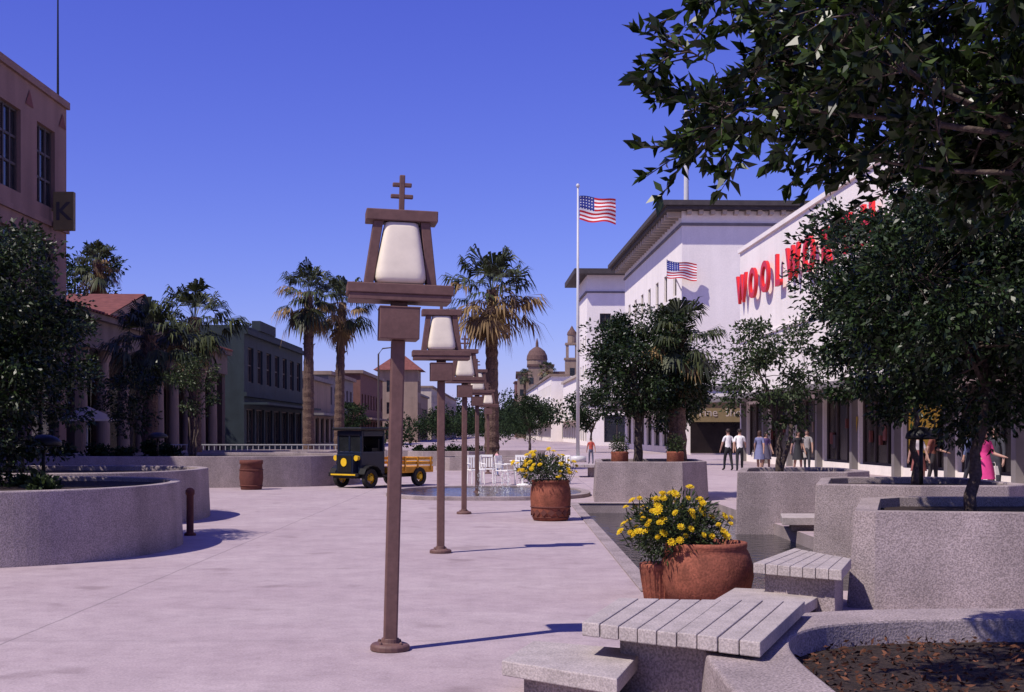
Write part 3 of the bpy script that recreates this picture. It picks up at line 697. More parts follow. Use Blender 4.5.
# white hall building with overhanging eaves
def ex(g, u, n):
    w, dp, h = 33, 22, 17.8
    b = MB(); b.obox(O, u, n, -1.1, w+1.5, -dp-1, 1.5, h-.2, h+.15); b.obox(O, u, n, -.9, w+1.2, -dp-1, 1.2, h-.45, h-.203); obj('eaves', b, ['darkroof'], g)
    b = MB()
    for k in range(26): a = .3+k*1.28; b.obox(O, u, n, a, a+.3, .003, 1.0, h-.85, h-.455)
    for k in range(26): d = .3+k*.84; b.obox(O, u, n, -.6, -.003, -d-.3, -d, h-.75, h-.455)
    obj('brackets', b, ['cream'], g)
    b = MB(); b.obox(O, u, n, -.1, w+.1, -dp, .12, h-1.5, h-1.3); b.obox(O, u, n, -.1, w+.1, -dp, .1, 4.6, 4.9); obj('bands', b, ['grey'], g)
    b = MB(); b.tube([O+u*4-n*1.0+Vector((0, 0, h)), O+u*4-n*1.0+Vector((0, 0, h+8))], [.2, .14], 10); obj('roof_pole', b, ['metal'], g)
    b = MB(); b.obox(O, u, n, -2.2, -.004, -5.2, -.1, 3.75, 4.05); b.obox(O, u, n, -.3, w, .004, 2.2, 3.6, 3.9); obj('canopy', b, ['darkroof'], g)
    b = MB(); b.obox(O, u, n, -2.0, -1.9, -5.0, -.3, 2.3, 3.74); obj('fascia_sign', b, ['goldsign'], g)
    for k, s in enumerate(('Fine', 'Shoes')):
        L = O+u*(-2.02)-n*(1.5+k*2.1); textobj(s, (L.x, L.y, 2.7), (R(90), 0, 0), .8, 'cream', g, .01)
    b = MB(); b.obox(O, u, n, -.06, -.01, -20, -.6, .1, 2.9); obj('shop_front', b, ['glass2'], g)
    p = MB(); s0 = O+u*.5-n*.3+Vector((0, 0, 11.2)); s1 = s0-u*1.2+n*1.5+Vector((0, 0, 2.6)); p.tube([s0, s1], [.05, .04], 6); obj('flag_staff', p, ['metal'], g)
    usflag(g, s1-Vector((0, 0, .1)), 2.2, 1.2, seed=2)
wf = []
for k in range(7): a = 2.4+k*4.4; wf += [(a, a+1.5, 11.6, 13.6, (2, 2)), (a, a+1.5, 7.0, 9.0, (2, 2)), (a-.5, a+2.4, .5, 3.2, (2, 1))]
ws = [(22-5.2, 22-4.7, 10.5, 13.5, (1, 3)), (8, 9.2, 9, 11, (2, 2)), (4, 5.2, 9, 11, (2, 2))]
building('white_hall_building', RP(91.2), UR, NR, 33, 22, 17.8, wf, ws, 'white', extra=ex)
def ex(g, u, n):
    w, dp, h = 12, 22, 20.3
    b = MB(); b.obox(O, u, n, -1.5, w+1.5, -dp-1, 1.6, h-.3, h+.3); obj('eaves', b, ['darkroof'], g)
    b = MB(); b.obox(O, u, n, -.1, w+.1, -dp, .2, h-2.4, h-2.2); b.obox(O, u, n, -.2, w+.1, -dp, .2, 4.9, 5.3); obj('bands', b, ['grey'], g)
ws = [(a, a+1.3, z, z+2, (2, 2)) for a in (13.6, 16.4, 19.2) for z in (6.5, 10, 13.5)]+[(14, 20, .4, 3.6, (4, 1))]
building('white_hall_building', (8.8, 150), UR, NR, 12, 22, 20.3, simplewins(12, 16, 3), ws, 'white', extra=ex)
building('shop_building', (RP(172)[0]+.6, 172), UR, NR, 40, 18, 9.5, simplewins(40, 9.5, 2), simplewins(18, 9.5, 2), 'white', extra=cap(40, 9.5, 'cream'))
building('shop_building', (RP(215)[0]-1.2, 215), UR, NR, 40, 18, 11, simplewins(40, 11, 3), simplewins(18, 11, 3), 'white', extra=cap(40, 11, 'tan'))
building('shop_building', (RP(262)[0]-1, 262), UR, NR, 50, 18, 11, simplewins(50, 11, 2), simplewins(18, 11, 2), 'white', extra=cap(50, 11, 'grey'))

# mission-style domed hotel
g = grp('domed_mission_hotel', (6.0, 330, 0))
b = MB(); b.box(-4.5, 8, 0, 30, 0, 16.5); b.box(-1.8, 4.6, -1.5, 6, 0, 18.5); b.lathe([(2.6, 18.4), (2.6, 20.2), (2.8, 20.3)], 16, c=(0.5, 2, 0)); obj('walls', b, ['tan'], g)
b = MB(); b.lathe([(2.75, 20.25), (2.6, 21.4), (2.0, 22.6), (1.0, 23.4), (.4, 23.7), (.35, 24.8), (.05, 26)], 20, c=(.5, 2, 0)); b.box(-5, 8.4, -.5, 30.5, 16.51, 17.2); b.box(-2.1, 4.9, -1.8, 6.3, 18.5, 19); obj('dome_and_tiles', b, ['tile_dk'], g)
b = MB()
for k in range(5):
    for z in (3, 7, 11, 14): b.box(-4+k*2.5, -3+k*2.5, -.06 if not -1.8 < -3.5+k*2.5 < 4.6 else -1.56, .02 if not -1.8 < -3.5+k*2.5 < 4.6 else -1.48, z, z+1.6)
obj('windows', b, ['glass'], g)
g = grp('bell_tower', (12.4, 265, 0))
b = MB(); b.box(-1.4, 1.4, -1.4, 1.4, 0, 16.5); b.box(-1.6, 1.6, -1.6, 1.6, 16.5, 16.9)
for s in (-1, 1):
    for q in (-1, 1): b.box(min(s*.7, s*1.2), max(s*.7, s*1.2), min(q*.7, q*1.2), max(q*.7, q*1.2), 16.9, 19.6)
b.box(-1.4, 1.4, -1.4, 1.4, 19.6, 20); b.lathe([(.9, 20), (.9, 21.6), (1.05, 21.7)], 12); obj('walls', b, ['tan'], g)
b = MB(); b.lathe([(1.05, 21.7), (.9, 22.3), (.5, 22.8), (.05, 23.6)], 14); obj('dome', b, ['tile_dk'], g)
b = MB(); [b.box(-.5, .5, -1.46, -1.38, z, z+1.8) for z in (5, 9, 13)]; obj('windows', b, ['glass'], g)
building('brick_shop_building', (1.2, 395), UR, NR, 14, 10, 17, simplewins(14, 17, 3), simplewins(10, 17, 4), 'brick', extra=cap(14, 17, 'tile_dk'))

# ------------------------------------------------------------------ flagpole
g = grp('flagpole', (3.5, 68, 0)); b = MB(); b.tube([(0, 0, 0), (0, 0, 8), (0, 0, 14.6)], [.10, .08, .045], 12); b.lathe([(.01, 14.55), (.09, 14.62), (.1, 14.7), (.07, 14.78), (.01, 14.8)], 12); b.lathe([(.45, 0), (.45, .3), (.2, .34)], 16); obj('pole', b, ['metal'], g, smooth=True)
usflag(g, Vector((.08, 0, 14.15)), 2.0, 1.3)
g = grp('tall_street_light', (-9.6, 92, 0)); b = MB(); b.tube([(0, 0, 0), (0, 0, 7.2), (.3, 0, 7.6), (1.2, 0, 7.7)], [.09, .06, .05, .04], 8); b.box(.9, 1.5, -.12, .12, 7.6, 7.72); obj('pole', b, ['frame'], g)
g = grp('cafe_umbrella', (-15.6, 47, 0)); b = MB(); b.tube([(0, 0, 0), (0, 0, 2.5)], [.03, .03], 8); obj('pole', b, ['metal'], g); b = MB(); b.lathe([(1.15, 2.0), (1.1, 2.07), (.5, 2.35), (.02, 2.55)], 10, cap=False); obj('canopy', b, ['cream'], g)

def chair(loc, rz):
    g = grp('patio_chair', loc, rz); b = MB()
    for x in (-.2, .2):
        b.tube([(x, -.22, 0), (x*.95, -.2, .42)], [.018]*2, 6); b.tube([(x, .24, 0), (x*.95, .2, .43), (x*.9, .27, .88)], [.018]*3, 6); b.tube([(x*1.1, -.2, .42), (x*1.2, -.2, .62), (x*1.1, .22, .64)], [.016]*3, 6)
    b.box(-.22, .22, -.22, .22, .42, .455)
    for k in range(5): b.box(-.18+k*.08, -.135+k*.08, .225, .245, .5, .85)
    b.box(-.2, .2, .24, .265, .82, .89); obj('chair_frame', b, ['fwhite'], g, .004)
for k, (x, y, a) in enumerate(((-.2, 38.6, 60), (.85, 38.4, -70), (.3, 39.4, 0), (-1.1, 39.2, 20), (1.5, 39.3, -30), (-.75, 40.3, 170))): chair((x, y, 0), R(a))
g = grp('patio_table', (.32, 38.6, 0)); b = MB(); b.lathe([(.22, 0), (.2, .03), (.03, .05), (.03, .7), (.38, .71), (.4, .73), (.38, .745), (.01, .75)], 24); obj('table', b, ['fwhite'], g)

# ------------------------------------------------------------------ boxy shuttle tram with low yellow trailer bed
g = grp('shuttle_tram', (-4.05, 37.3, 0), R(-128)); g.scale = (1.0, .98, 1.0)
def wheel(b, x, y, r=.28):
    M_ = Matrix.Translation((x, y, r)) @ Matrix.Rotation(R(90), 4, 'X')
    o = len(b.v); b.lathe([(r*.55, -.06), (r*.95, -.07), (r, -.03), (r, .03), (r*.95, .07), (r*.55, .06)], 24, mi=0, cap=False)
    b.lathe([(r*.55, -.03), (r*.56, .0), (r*.55, .03)], 20, mi=1, cap=False); b.lathe([(.01, -.09), (.07, -.08), (.08, 0), (.07, .08), (.01, .09)], 12, mi=1)
    for k in range(10):
        th = k*math.pi/5; b.tube([(.05*math.cos(th), .05*math.sin(th), 0), (r*.58*math.cos(th), r*.58*math.sin(th), 0)], [.016, .014], 5, mi=1)
    b.v[o:] = [tuple(M_ @ Vector(v)) for v in b.v[o:]]
b = MB()
for x in (-1.35, .72):
    for y in (-.58, .58): wheel(b, x, y)
obj('wheels', b, ['rubber', 'yellow'], g)
b = MB(); b.box(-1.85, 1.15, -.44, .44, .28, .38); obj('chassis', b, ['black'], g, .01)
b = MB(); b.box(.02, .98, -.50, .50, .38, 1.04); b.box(.98, 1.16, -.34, .34, .38, .96)
for y in (-.47, .47):
    for x in (.05, .93): b.box(x-.04, x+.04, y-.035, y+.035, 1.04, 1.64)
b.box(.93, .97, -.435, .435, 1.50, 1.64); b.box(.01, .05, -.435, .435, 1.04, 1.64); b.box(.09, .89, -.505, -.46, 1.48, 1.64); b.box(.09, .89, .46, .505, 1.48, 1.64); b.box(.925, .975, -.03, .03, 1.04, 1.50)
obj('cab_body', b, ['tealpaint'], g, .02)
b = MB(); b.box(.935, .945, -.43, .43, 1.045, 1.495); obj('windscreen', b, ['glass'], g)
b = MB(); b.box(-.12, 1.10, -.60, .60, 1.645, 1.73); obj('roof', b, ['black'], g, .035, seg=3)
b = MB()
for y in (-.42, .42): b.tube([(1.0, y, .86), (1.12, y, .86)], [.06, .08], 14)
b.tube([(1.18, 0, .74), (1.195, 0, .74)], [.12, .12], 16); b.box(1.215, 1.225, -.5, .5, .37, .41)
obj('headlamps_and_badge', b, ['yellow'], g)
b = MB(); b.box(1.162, 1.172, -.28, .28, .46, .92)
for k in range(7): b.box(1.172, 1.178, -.2+k*.065, -.19+k*.065, .5, .9)
b.box(1.17, 1.214, -.6, .6, .34, .44)
for y in (-.60, .60):
    pts = [(1.08, .42), (1.0, .56), (.85, .64), (.72, .66), (.55, .63), (.42, .54), (.32, .36), (.02, .34)]
    for (xa, za), (xb, zb_) in zip(pts[:-1], pts[1:]):
        b.add([(xa, y-.12, za), (xa, y+.12, za), (xb, y+.12, zb_), (xb, y-.12, zb_), (xa, y-.12, za-.025), (xa, y+.12, za-.025), (xb, y+.12, zb_-.025), (xb, y-.12, zb_-.025)], [(0, 1, 2, 3), (7, 6, 5, 4), (0, 4, 5, 1), (2, 6, 7, 3), (1, 5, 6, 2), (3, 7, 4, 0)])
b.box(.2, .45, -.4, .4, 1.04, 1.14); b.box(.12, .19, -.4, .4, 1.04, 1.4); b.tube([(.86, .2, 1.06), (.66, .2, 1.18)], [.02, .02], 6); b.tube([(.66, .2, 1.18), (.65, .2, 1.19)], [.15, .15], 16)
obj('grille_fenders_and_seat', b, ['black'], g)
b = MB(); b.box(-1.98, -.10, -.60, .60, .40, .58)
for z in (.64, .77):
    for y in (-.60, .56): b.box(-1.96, -.12, y, y+.04, z, z+.08)
    b.box(-1.985, -1.945, -.555, .555, z, z+.08)
for x in (-1.88, -1.3, -.75, -.2):
    for y in (-.635, .602): b.box(x, x+.06, y, y+.033, .45, .87)
obj('trailer_bed', b, ['orange'], g, .005)

# ------------------------------------------------------------------ people
def person(loc, head, ht, top, bot, skin=(.42, .25, .19), hair=(.03, .02, .015), dress=None, stride=.12, arms=(.1, -.1), bend=(0, 0), shoes=(.02, .02, .02), longsl=False, name='pedestrian', lean=0, bag=None):
    s = ht/1.75; g = grp(name, loc, head); g.scale = (s, s, s)
    V = []; E = []; Rr = []
    def a(x, y, z, r, par=None):
        V.append((x, y-lean*max(0, z-.95), z)); Rr.append(r); i = len(V)-1
        if par is not None: E.append((par, i))
        return i
    fem = dress is not None
    pel = a(0, 0, .96, .15 if not fem else .155); wa = a(0, 0, 1.12, .13 if not fem else .11, pel); ch = a(0, 0, 1.31, .155 if not fem else .135, wa); nk0 = a(0, .0, 1.44, .085, ch); nk = a(0, 0, 1.52, .052, nk0); a(0, -.01, 1.60, .05, nk)
    for sd, st, ar, bd in ((1, stride, arms[0], bend[0]), (-1, -stride, arms[1], bend[1])):
        h = a(sd*.09, 0, .88, .10, pel); k = a(sd*.10, -st*.6-.02, .5, .066, h); an = a(sd*.10, -st*1.1+.02, .09, .043, k); a(sd*.115, -st*1.1-.13, .035, .035, an)
        sh = a(sd*(.175 if not fem else .155), 0, 1.42, .065, nk0); el = a(sd*.235, -ar*.8+.02, 1.15, .046, sh)
        fy = -ar*1.6-bd*.22; wz = .91+bd*.22; wr = a(sd*.25, fy, wz, .03, el)
        dv = Vector((V[wr][0]-V[el][0], V[wr][1]-V[el][1], V[wr][2]-V[el][2])).normalized()
        w = Vector(V[wr]); w.y += lean*max(0, w.z-.95)
        pm = w+dv*.07; pi_ = a(pm.x, pm.y, pm.z, .034, wr)
        for f in range(4):
            q = pm+dv*.05+Vector((0, (f-1.5)*.019, 0)); f1 = a(q.x, q.y, q.z, .010, pi_); q2 = q+dv*(.045-.006*abs(f-1.2))+Vector((-sd*.01, 0, 0)); a(q2.x, q2.y, q2.z, .008, f1)
        q = pm+Vector((-sd*.01, -.04, 0))+dv*.01; f1 = a(q.x, q.y, q.z, .011, pi_); q2 = q+dv*.035+Vector((0, -.012, 0)); a(q2.x, q2.y, q2.z, .009, f1)
    me = bpy.data.meshes.new('body'); me.from_pydata(V, E, []); o = bpy.data.objects.new('body', me); scene.collection.objects.link(o)
    md = o.modifiers.new('skin', 'SKIN'); sv = me.skin_vertices[0].data
    for i, r in enumerate(Rr): sv[i].radius = (r*1.08, r*1.08 if r < .1 else r*.78); sv[i].use_root = (i == 0)
    ss = o.modifiers.new('sub', 'SUBSURF'); ss.levels = 1; ss.render_levels = 1
    dg = bpy.context.evaluated_depsgraph_get(); me2 = bpy.data.meshes.new_from_object(o.evaluated_get(dg)); bpy.data.objects.remove(o)
    o = bpy.data.objects.new('body', me2); scene.collection.objects.link(o); o.parent = g
    me2.materials.clear()
    for c in (simple(top), simple(bot), simple(skin, .6), simple(shoes, .5)): me2.materials.append(c)
    for pl in me2.polygons:
        c = pl.center; pl.use_smooth = True; x = abs(c.x)
        if c.z > 1.49 and x < .12: mi = 2
        elif x > .185 and c.z < (1.0 if longsl else 1.24): mi = 2 if (c.z < .96 or not longsl) else 0
        elif c.z > 1.0: mi = 0
        elif c.z > .09: mi = 2 if (fem and c.z < .6) else 1
        else: mi = 3
        pl.material_index = mi
    hb = MB(); y0 = -lean*.65-.02
    prof = [(.005, -.118), (.035, -.112), (.055, -.085), (.07, -.04), (.078, .01), (.077, .05), (.065, .085), (.04, .108), (.005, .117)]
    hb.lathe(prof, 18, c=(0, y0, 1.665), sy=1.2, cap=False); hb.add([(-.012, y0-.085, 1.645), (.012, y0-.085, 1.645), (0, y0-.118, 1.648), (0, y0-.09, 1.685)], [(0, 1, 2), (0, 2, 3), (1, 3, 2)])
    for sd in (-1, 1): hb.tube([(sd*.072, y0, 1.64), (sd*.085, y0+.01, 1.665), (sd*.074, y0, 1.69)], [.008, .012, .008], 6)
    obj('head', hb, [simple(skin, .6)], g, smooth=True)
    fb = MB()
    for sd in (-1, 1): fb.tube([(sd*.03, y0-.08, 1.68), (sd*.03, y0-.089, 1.68)], [.011, .008], 8)
    obj('eyes', fb, ['black'], g); mb_ = MB(); mb_.box(-.022, .022, y0-.083, y0-.07, 1.612, 1.62); obj('mouth', mb_, [simple((.3, .08, .07), .6)], g)
    hr = MB(); vs = []; n = 18
    hp = [(.082, -.03 if not fem else -.11), (.088, .01), (.086, .055), (.072, .094), (.045, .12), (.005, .13)]
    for j, (r, z) in enumerate(hp):
        for k in range(n):
            th = 2*math.pi*k/n; f = max(0, -math.sin(th)); zz = z+(f*(.085 if not fem else .165) if j == 0 else f*.04 if j == 1 else 0)
            vs.append((r*math.cos(th)*1.02, y0+.008+r*1.2*math.sin(th), 1.665+zz))
    hr.add(vs, [(i*n+k, i*n+(k+1) % n, (i+1)*n+(k+1) % n, (i+1)*n+k) for i in range(len(hp)-1) for k in range(n)])
    obj('hair', hr, [simple(hair, .5)], g, smooth=True)
    if fem:
        d = MB(); vs = []; n = 28; pr = [(.128, 1.18, .78), (.15, 1.05, .8), (.185, .93, .85), (.21, .78, .9), (.24, .60, .95), (.25, .52, 1)]
        for r, z, syy in pr:
            for k in range(n):
                th = 2*math.pi*k/n; rr = r*(1+.05*math.sin(7*th)*(1.2-z)); vs.append((rr*math.cos(th), rr*syy*math.sin(th)-lean*max(0, z-.95), z))
        d.add(vs, [(i*n+k, i*n+(k+1) % n, (i+1)*n+(k+1) % n, (i+1)*n+k) for i in range(len(pr)-1) for k in range(n)]); obj('dress', d, [simple(dress)], g, smooth=True)
    if bag:
        bb = MB(); bb.frustum((.20, .34, -.16, .16), (.22, .32, -.12, .12), .62, .84); bb.tube([(.27, -.1, .84), (.27, -.07, .93), (.27, .07, .93), (.27, .1, .84)], [.008]*4, 6); obj('bag', bb, [simple(bag)], g, .01)
person((8.95, 53, 0), R(200), 1.70, (.75, .74, .74), (.02, .02, .025), stride=.16, arms=(.12, -.12))
person((9.3, 52.3, 0), R(170), 1.70, (.78, .77, .76), (.025, .025, .03), stride=-.14, arms=(-.1, .12), bend=(0, .6))
person((10.15, 52.5, 0), R(150), 1.62, (.16, .17, .30), (.16, .17, .30), dress=(.16, .17, .30), hair=(.06, .03, .02), bag=(.5, .45, .4))
person((10.55, 53.2, 0), R(30), 1.58, (.12, .08, .2), (.1, .08, .2), dress=(.10, .09, .14), hair=(.02, .015, .01))
person((11.5, 51.5, 0), R(20), 1.62, (.03, .03, .035), (.03, .03, .035), dress=(.03, .03, .035), bag=(.6, .55, .5))
person((12.1, 52.5, 0), R(340), 1.66, (.3, .28, .28), (.05, .05, .06), stride=.1)
person((12.35, 37.6, 0), R(60), 1.68, (.20, .07, .05), (.04, .035, .04), stride=.1, bend=(.7, .2))
person((11.75, 37.0, 0), R(20), 1.60, (.55, .5, .5), (.3, .1, .08), dress=(.24, .08, .07), hair=(.05, .03, .02))
person((12.9, 36.2, 0), R(80), 1.74, (.10, .12, .22), (.03, .03, .04), stride=.12, longsl=True)
person((11.15, 30.2, 0), R(25), 1.66, (.62, .05, .22), (.62, .05, .22), dress=(.62, .05, .22), hair=(.02, .012, .01), bend=(.8, .8), bag=(.7, .66, .6))
person((11.9, 31.5, 0), R(320), 1.72, (.05, .05, .06), (.04, .04, .05), stride=.1, longsl=True)
person((-.55, 46.3, 0), R(120), .95, (.65, .35, .4), (.15, .2, .4), stride=.14, arms=(.2, -.1), name='child')
person((3.95, 64, 0), R(190), 1.3, (.45, .08, .06), (.1, .1, .15), stride=.12, name='child')

# ------------------------------------------------------------------ vegetation
tree('ficus_tree', (4.55, 12.7, .75), 1.30, (.36, .2, 2.40), (1.80, 1.6, 1.5), 310, 215, .075, 21, tr=.055, crad=.33, inner=.15, nl=9)
tree('ficus_tree', (4.95, 23.9, .75), 1.0, (-.05, 0, 1.95), (1.15, 1.2, 1.0), 56, 110, .09, 22, 'leaf_lt', tr=.045, crad=.29, multi=3)
tree('ficus_tree', (5.85, 18.6, .75), 1.25, (.05, .1, 2.65), (1.42, 1.4, 1.65), 210, 180, .085, 27, tr=.05, crad=.32, inner=.15)
tree('ficus_tree', (3.0, 30.8, .75), 1.1, (.1, 0, 2.55), (1.3, 1.3, 1.45), 115, 155, .10, 23, tr=.10, crad=.34)
tree('ficus_tree', (4.1, 31.9, .75), 1.2, (.05, 0, 2.2), (1.0, 1.1, 1.3), 62, 145, .10, 28, 'leaf', tr=.07, crad=.33)
tree('ficus_tree', (-7.4, 18.3, .75), 1.0, (-.05, 0, 2.1), (1.35, 1.4, 1.95), 185, 170, .085, 24, tr=.08, crad=.33, inner=.2)
tree('ficus_tree', (-9.5, 24.2, .75), 1.0, (0, 0, 1.8), (1.4, 1.5, 1.8), 105, 145, .10, 25, tr=.08, crad=.36, inner=.2)
tree('slender_tree', (-10.0, 40, .75), 1.3, (0, 0, 2.3), (.75, .75, 1.1), 34, 75, .10, 26, 'leaf_lt', tr=.035, crad=.28, multi=3)
tree('slender_tree', (-12.2, 41, .75), 1.0, (0, 0, 1.9), (.9, .8, 1.2), 40, 85, .11, 29, 'leaf', tr=.035, crad=.3, multi=2)
tree('broadleaf_tree', (-27, 80, 0), 6, (0, 0, 10.5), (2.6, 3, 3.4), 44, 120, .3, 31, 'leaf_far', tr=.3, crad=.85)
tree('broadleaf_tree', (-12.5, 100, 0), 1.8, (0, 0, 2.8), (1.3, 2, 1.2), 26, 100, .2, 33, 'leaf_far', tr=.12, crad=.45)
tree('broadleaf_tree', (8.0, 62, 0), 1.5, (0, 0, 3.1), (1.4, 1.4, 1.5), 40, 110, .18, 34, 'leaf_far', tr=.1, crad=.5)
tree('broadleaf_tree', (1.5, 108, 0), 1.5, (0, 0, 3.0), (1.6, 2, 1.6), 40, 110, .2, 35, 'leaf_far', tr=.1, crad=.55)
tree('broadleaf_tree', (6.2, 100, 0), 1.5, (0, 0, 3.4), (1.8, 2, 1.8), 40, 110, .22, 36, 'leaf_far', tr=.1, crad=.6)

palm('fan_palm', (-.85, 54, .3), 7.3, .27, 2.5, 56, 41, dead=.9)
palm('fan_palm', (-11.6, 73, 0), 9.6, .30, 2.5, 50, 42, dead=.35)
palm('fan_palm', (-10.4, 77, 0), 9.4, .28, 2.4, 50, 43, lean=(.2, 0), dead=.35)
palm('fan_palm', (-12.7, 45, .3), 4.7, .24, 1.9, 52, 44, dead=.1)
palm('fan_palm', (-11.9, 48, .3), 5.6, .24, 2.0, 52, 45, dead=.1)
palm('fan_palm', (-14.2, 50, .3), 5.2, .24, 1.8, 46, 52, dead=.1)
palm('fan_palm', (4.0, 31.0, .75), 3.3, .20, 1.3, 50, 46, dead=.2)
palm('fan_palm', (-27, 132, 0), 11.8, .3, 1.8, 34, 47)
palm('fan_palm', (-20.7, 64, 0), 10.2, .3, 1.5, 40, 48)
palm('fan_palm', (6.4, 235, 0), 13.5, .3, 2.2, 36, 50)
palm('fan_palm', (3.0, 300, 0), 15, .3, 2.4, 36, 51)

def mass(name, pts, leaf, seed, per=260):
    rng = np.random.default_rng(seed); C = []; D = []
    for x, y, r, z in pts:
        for c in range(7):
            cc = np.array([x, y, z])+rng.normal(size=3)*np.array([r, r, r*.7])*.5; n = per//3
            q = unit(rng.normal(size=(n, 3)))*(rng.random((n, 1))**.4)*r*.55; C.append(q+cc); D.append(q+rng.normal(size=q.shape)*r*.3)
    C = np.concatenate(C); D = np.concatenate(D); C[:, 2] = np.maximum(C[:, 2], .05); L = max(.12, .16*np.mean([p_[2] for p_ in pts]))*rng.uniform(.6, 1.4, len(C)); V, F = leaf_geo(C, D, L, L*.5, rng); npobj(name, V, F, [leaf])
rr = random.Random(9)
mass('distant_trees', [(rr.uniform(-13, -7), y, rr.uniform(1.4, 2.2), rr.uniform(2.0, 3.4)) for y in range(120, 420, 10)]+[(rr.uniform(-2, 5.0), y, rr.uniform(1.5, 2.8), rr.uniform(2.6, 4.8)) for y in range(125, 420, 9)], 'leaf_far', 5)
mass('distant_trees', [(rr.uniform(-60, 60), rr.uniform(430, 520), rr.uniform(5, 8), rr.uniform(4, 9)) for k in range(60)], 'leaf_far', 6)
mass('hedge', [(x, 62+rr.uniform(-.5, .5), .35, .62) for x in np.arange(-4.6, -1.4, .4)], 'leaf_far', 7, 260)
mass('shrubs', [(-14+k*.8, 40.5+rr.uniform(-1, 1), .35, .98) for k in range(5)], 'leaf_far', 8, 260)
mass('planter_greenery', [(-6.9+k*.35, 17.2+rr.uniform(-1.4, 1.4), .12, .84) for k in range(-5, 3)], 'leaf_lt', 9, 120)
lw = MB(); lw.box(-9, 1.8, 70, 70.4, 0, .6); lw.box(-14.5, -6.5, 66, 66.3, 0, .7); obj('low_wall', lw, ['concrete'])
g = grp('railing', (-11, 58, 0)); b = MB()
b.box(-4.5, 4.5, -.03, .03, 1.0, 1.05); b.box(-4.5, 4.5, -.02, .02, .2, .24)
for k in range(37): b.box(-4.5+k*.25, -4.47+k*.25, -.015, .015, .0 if k % 6 == 0 else .24, 1.0)
obj('bars', b, ['wframe'], g)

# foreground overhanging tree
def overhang():
    g = grp('overhanging_ficus_tree', (4.1, 6.4, .17)); B = Vector((4.1, 6.4, .17)); rng = np.random.default_rng(77); rnd = random.Random(77)
    w = MB(); fork = Vector((-.15, -.05, 2.1)); w.tube([(0, 0, 0), (.04, .02, .7), (-.04, 0, 1.4), fork], [.10, .085, .075, .07], 10)
    C = []; D = []
    def leafy(e, dr, L, n):
        p0 = e.copy(); d = dr.normalized()
        p1 = p0+d*L+Vector((0, 0, -L*.2)); w.tube([p0, p0.lerp(p1, .5)+Vector((0, 0, .02)), p1], [.005, .0035, .002], 4, cap=False)
        for k in range(n):
            f = (k+.5)/n; f = .15+.85*f; c = p0.lerp(p1, f)+Vector((0, 0, .02*math.sin(f*3.1)))
            ld = d*.7+Vector((rng.normal()*.6, rng.normal()*.6, rng.normal()*.5-.2)); C.append(tuple(c)); D.append(tuple(ld))
        for k in range(5): C.append(tuple(p1)); D.append(tuple(d+Vector((rng.normal()*.5, rng.normal()*.5, rng.normal()*.4))))
    main = [(1.05, 6.3, 3.22), (1.2, 6.4, 3.72), (1.6, 5.9, 3.55), (1.9, 7.2, 3.6), (2.4, 6.3, 3.05), (2.6, 7.5, 4.1), (3.2, 5.0, 4.2), (4.8, 5.2, 4.2), (5.2, 7.0, 4.3), (2.2, 5.6, 4.0), (1.8, 6.5, 3.0)]
    S = limbs(w, fork, [tuple(Vector(q)-B) for q in main], .034, rnd, bow=.10, n=12)
    SP = np.array([tuple(s[0]) for s in S])
    tips = [(.88, 6.4, 3.25), (1.0, 6.1, 3.05), (.85, 6.2, 3.45), (.92, 6.5, 3.02), (1.25, 6.8, 3.42), (1.05, 6.5, 3.8), (1.4, 6.1, 3.2), (1.75, 6.3, 3.35), (1.8, 6.9, 3.7), (1.5, 5.8, 3.7), (2.0, 6.0, 3.0), (2.1, 6.6, 3.4), (1.3, 6.3, 3.6), (1.15, 6.2, 2.95)]
    for k in range(90):
        x = 1.35+1.75*rnd.random()**.65; y = rnd.uniform(5.5, 7.5); lo = 3.12 if x < 1.9 else 2.8; tips.append((x, y, rnd.uniform(lo, 4.1)))
    for k in range(30): tips.append((rnd.uniform(2.6, 5.5), rnd.uniform(4.2, 7.6), rnd.uniform(3.2, 4.6)))
    for tpt in tips:
        e = Vector(tpt)-B; j = int(((SP-np.array(tuple(e)))**2).sum(1).argmin()); s = S[j][0]; r0 = min(.014, S[j][1]*.7)
        mid = s.lerp(e, .5)+Vector((rnd.uniform(-.05, .05), rnd.uniform(-.05, .05), .05)); w.tube([s, mid, e], [r0, r0*.7, .005], 5, cap=False)
        for a_ in range(9):
            q = mid.lerp(e, rnd.uniform(0, 1)) if a_ > 2 else e; dr = (e-fork).normalized()*.5+Vector((rnd.gauss(0, .6), rnd.gauss(0, .6), rnd.gauss(-.1, .45)))
            leafy(q, dr, rnd.uniform(.15, .32), rnd.randint(8, 13))
    obj('trunk_and_limbs', w, ['bark'], g, smooth=True)
    C = np.array(C); D = np.array(D); L = .092*rng.uniform(.65, 1.25, len(C)); V, F = leaf_geo(C, D, L, L*.42, rng); npobj('foliage', V, F, ['leaf_near'], g)
overhang()

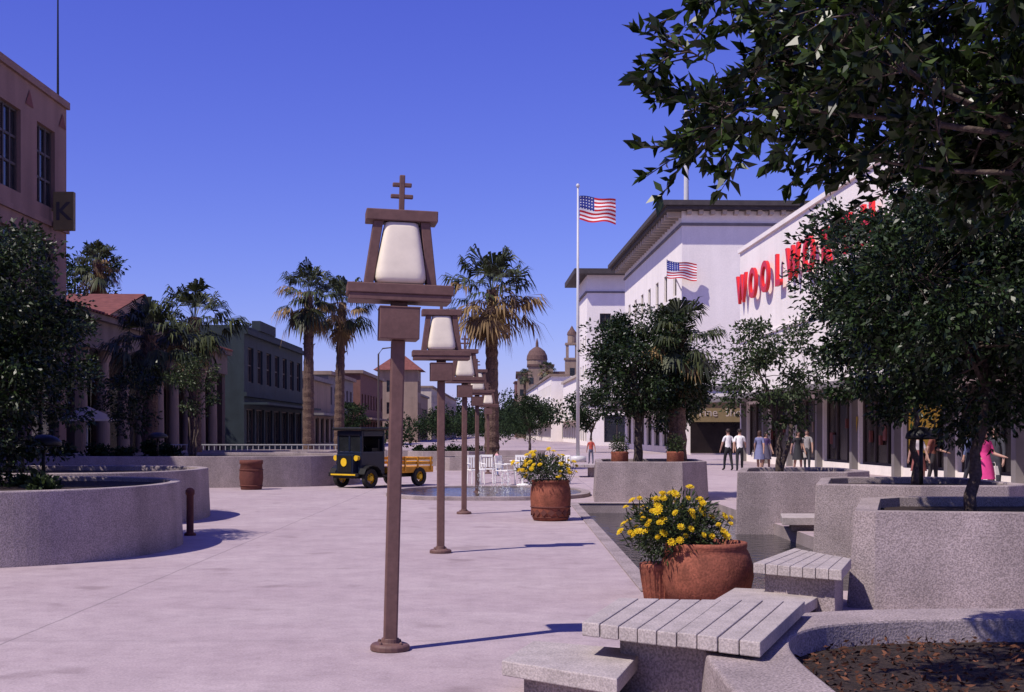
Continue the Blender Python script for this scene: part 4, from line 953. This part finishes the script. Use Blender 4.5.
# ------------------------------------------------------------------ light, sky, camera
EL = 54
sd = Vector((.80*math.cos(R(EL)), .60*math.cos(R(EL)), -math.sin(R(EL))))
ld = bpy.data.lights.new('sun', 'SUN'); ld.energy = 5.0; ld.angle = R(.5); ld.color = (1, .915, .83)
lo = bpy.data.objects.new('sun', ld); lo.rotation_euler = sd.to_track_quat('-Z', 'Y').to_euler(); scene.collection.objects.link(lo)
w = bpy.data.worlds.new('World'); scene.world = w; w.use_nodes = True; t = w.node_tree
for n_ in list(t.nodes): t.nodes.remove(n_)
wo = t.nodes.new('ShaderNodeOutputWorld'); bg = t.nodes.new('ShaderNodeBackground'); sk = t.nodes.new('ShaderNodeTexSky'); sk.sky_type = 'NISHITA'; sk.sun_disc = False
sk.sun_elevation = R(EL); sk.sun_rotation = R(233); sk.dust_density = .3; sk.ozone_density = 3.0; sk.air_density = 1.0; sk.altitude = 300
ST = .09
sep = t.nodes.new('ShaderNodeSeparateColor'); cmb = t.nodes.new('ShaderNodeCombineColor'); t.links.new(sk.outputs[0], sep.inputs[0])
for i, (gam, k) in enumerate(((1.18, 1.02), (1.30, .97), (.76, 1.38))):   # film response of the slide stock
    a = t.nodes.new('ShaderNodeMath'); a.operation = 'MULTIPLY'; a.inputs[1].default_value = ST; t.links.new(sep.outputs[i], a.inputs[0])
    b = t.nodes.new('ShaderNodeMath'); b.operation = 'POWER'; b.inputs[1].default_value = gam; t.links.new(a.outputs[0], b.inputs[0])
    c = t.nodes.new('ShaderNodeMath'); c.operation = 'MULTIPLY'; c.inputs[1].default_value = k/ST; t.links.new(b.outputs[0], c.inputs[0]); t.links.new(c.outputs[0], cmb.inputs[i])
t.links.new(cmb.outputs[0], bg.inputs[0]); t.links.new(bg.outputs[0], wo.inputs[0]); bg.inputs[1].default_value = ST
scene.view_settings.view_transform = 'Standard'; scene.view_settings.look = 'None'; scene.view_settings.exposure = 0
cd = bpy.data.cameras.new('camera'); cd.lens = 45; cd.sensor_width = 36; cd.shift_y = 86/1024; cd.clip_end = 6000; cd.clip_start = .05
co = bpy.data.objects.new('camera', cd); co.location = (0, 0, 1.6); co.rotation_euler = (R(90), 0, 0); scene.collection.objects.link(co); scene.camera = co
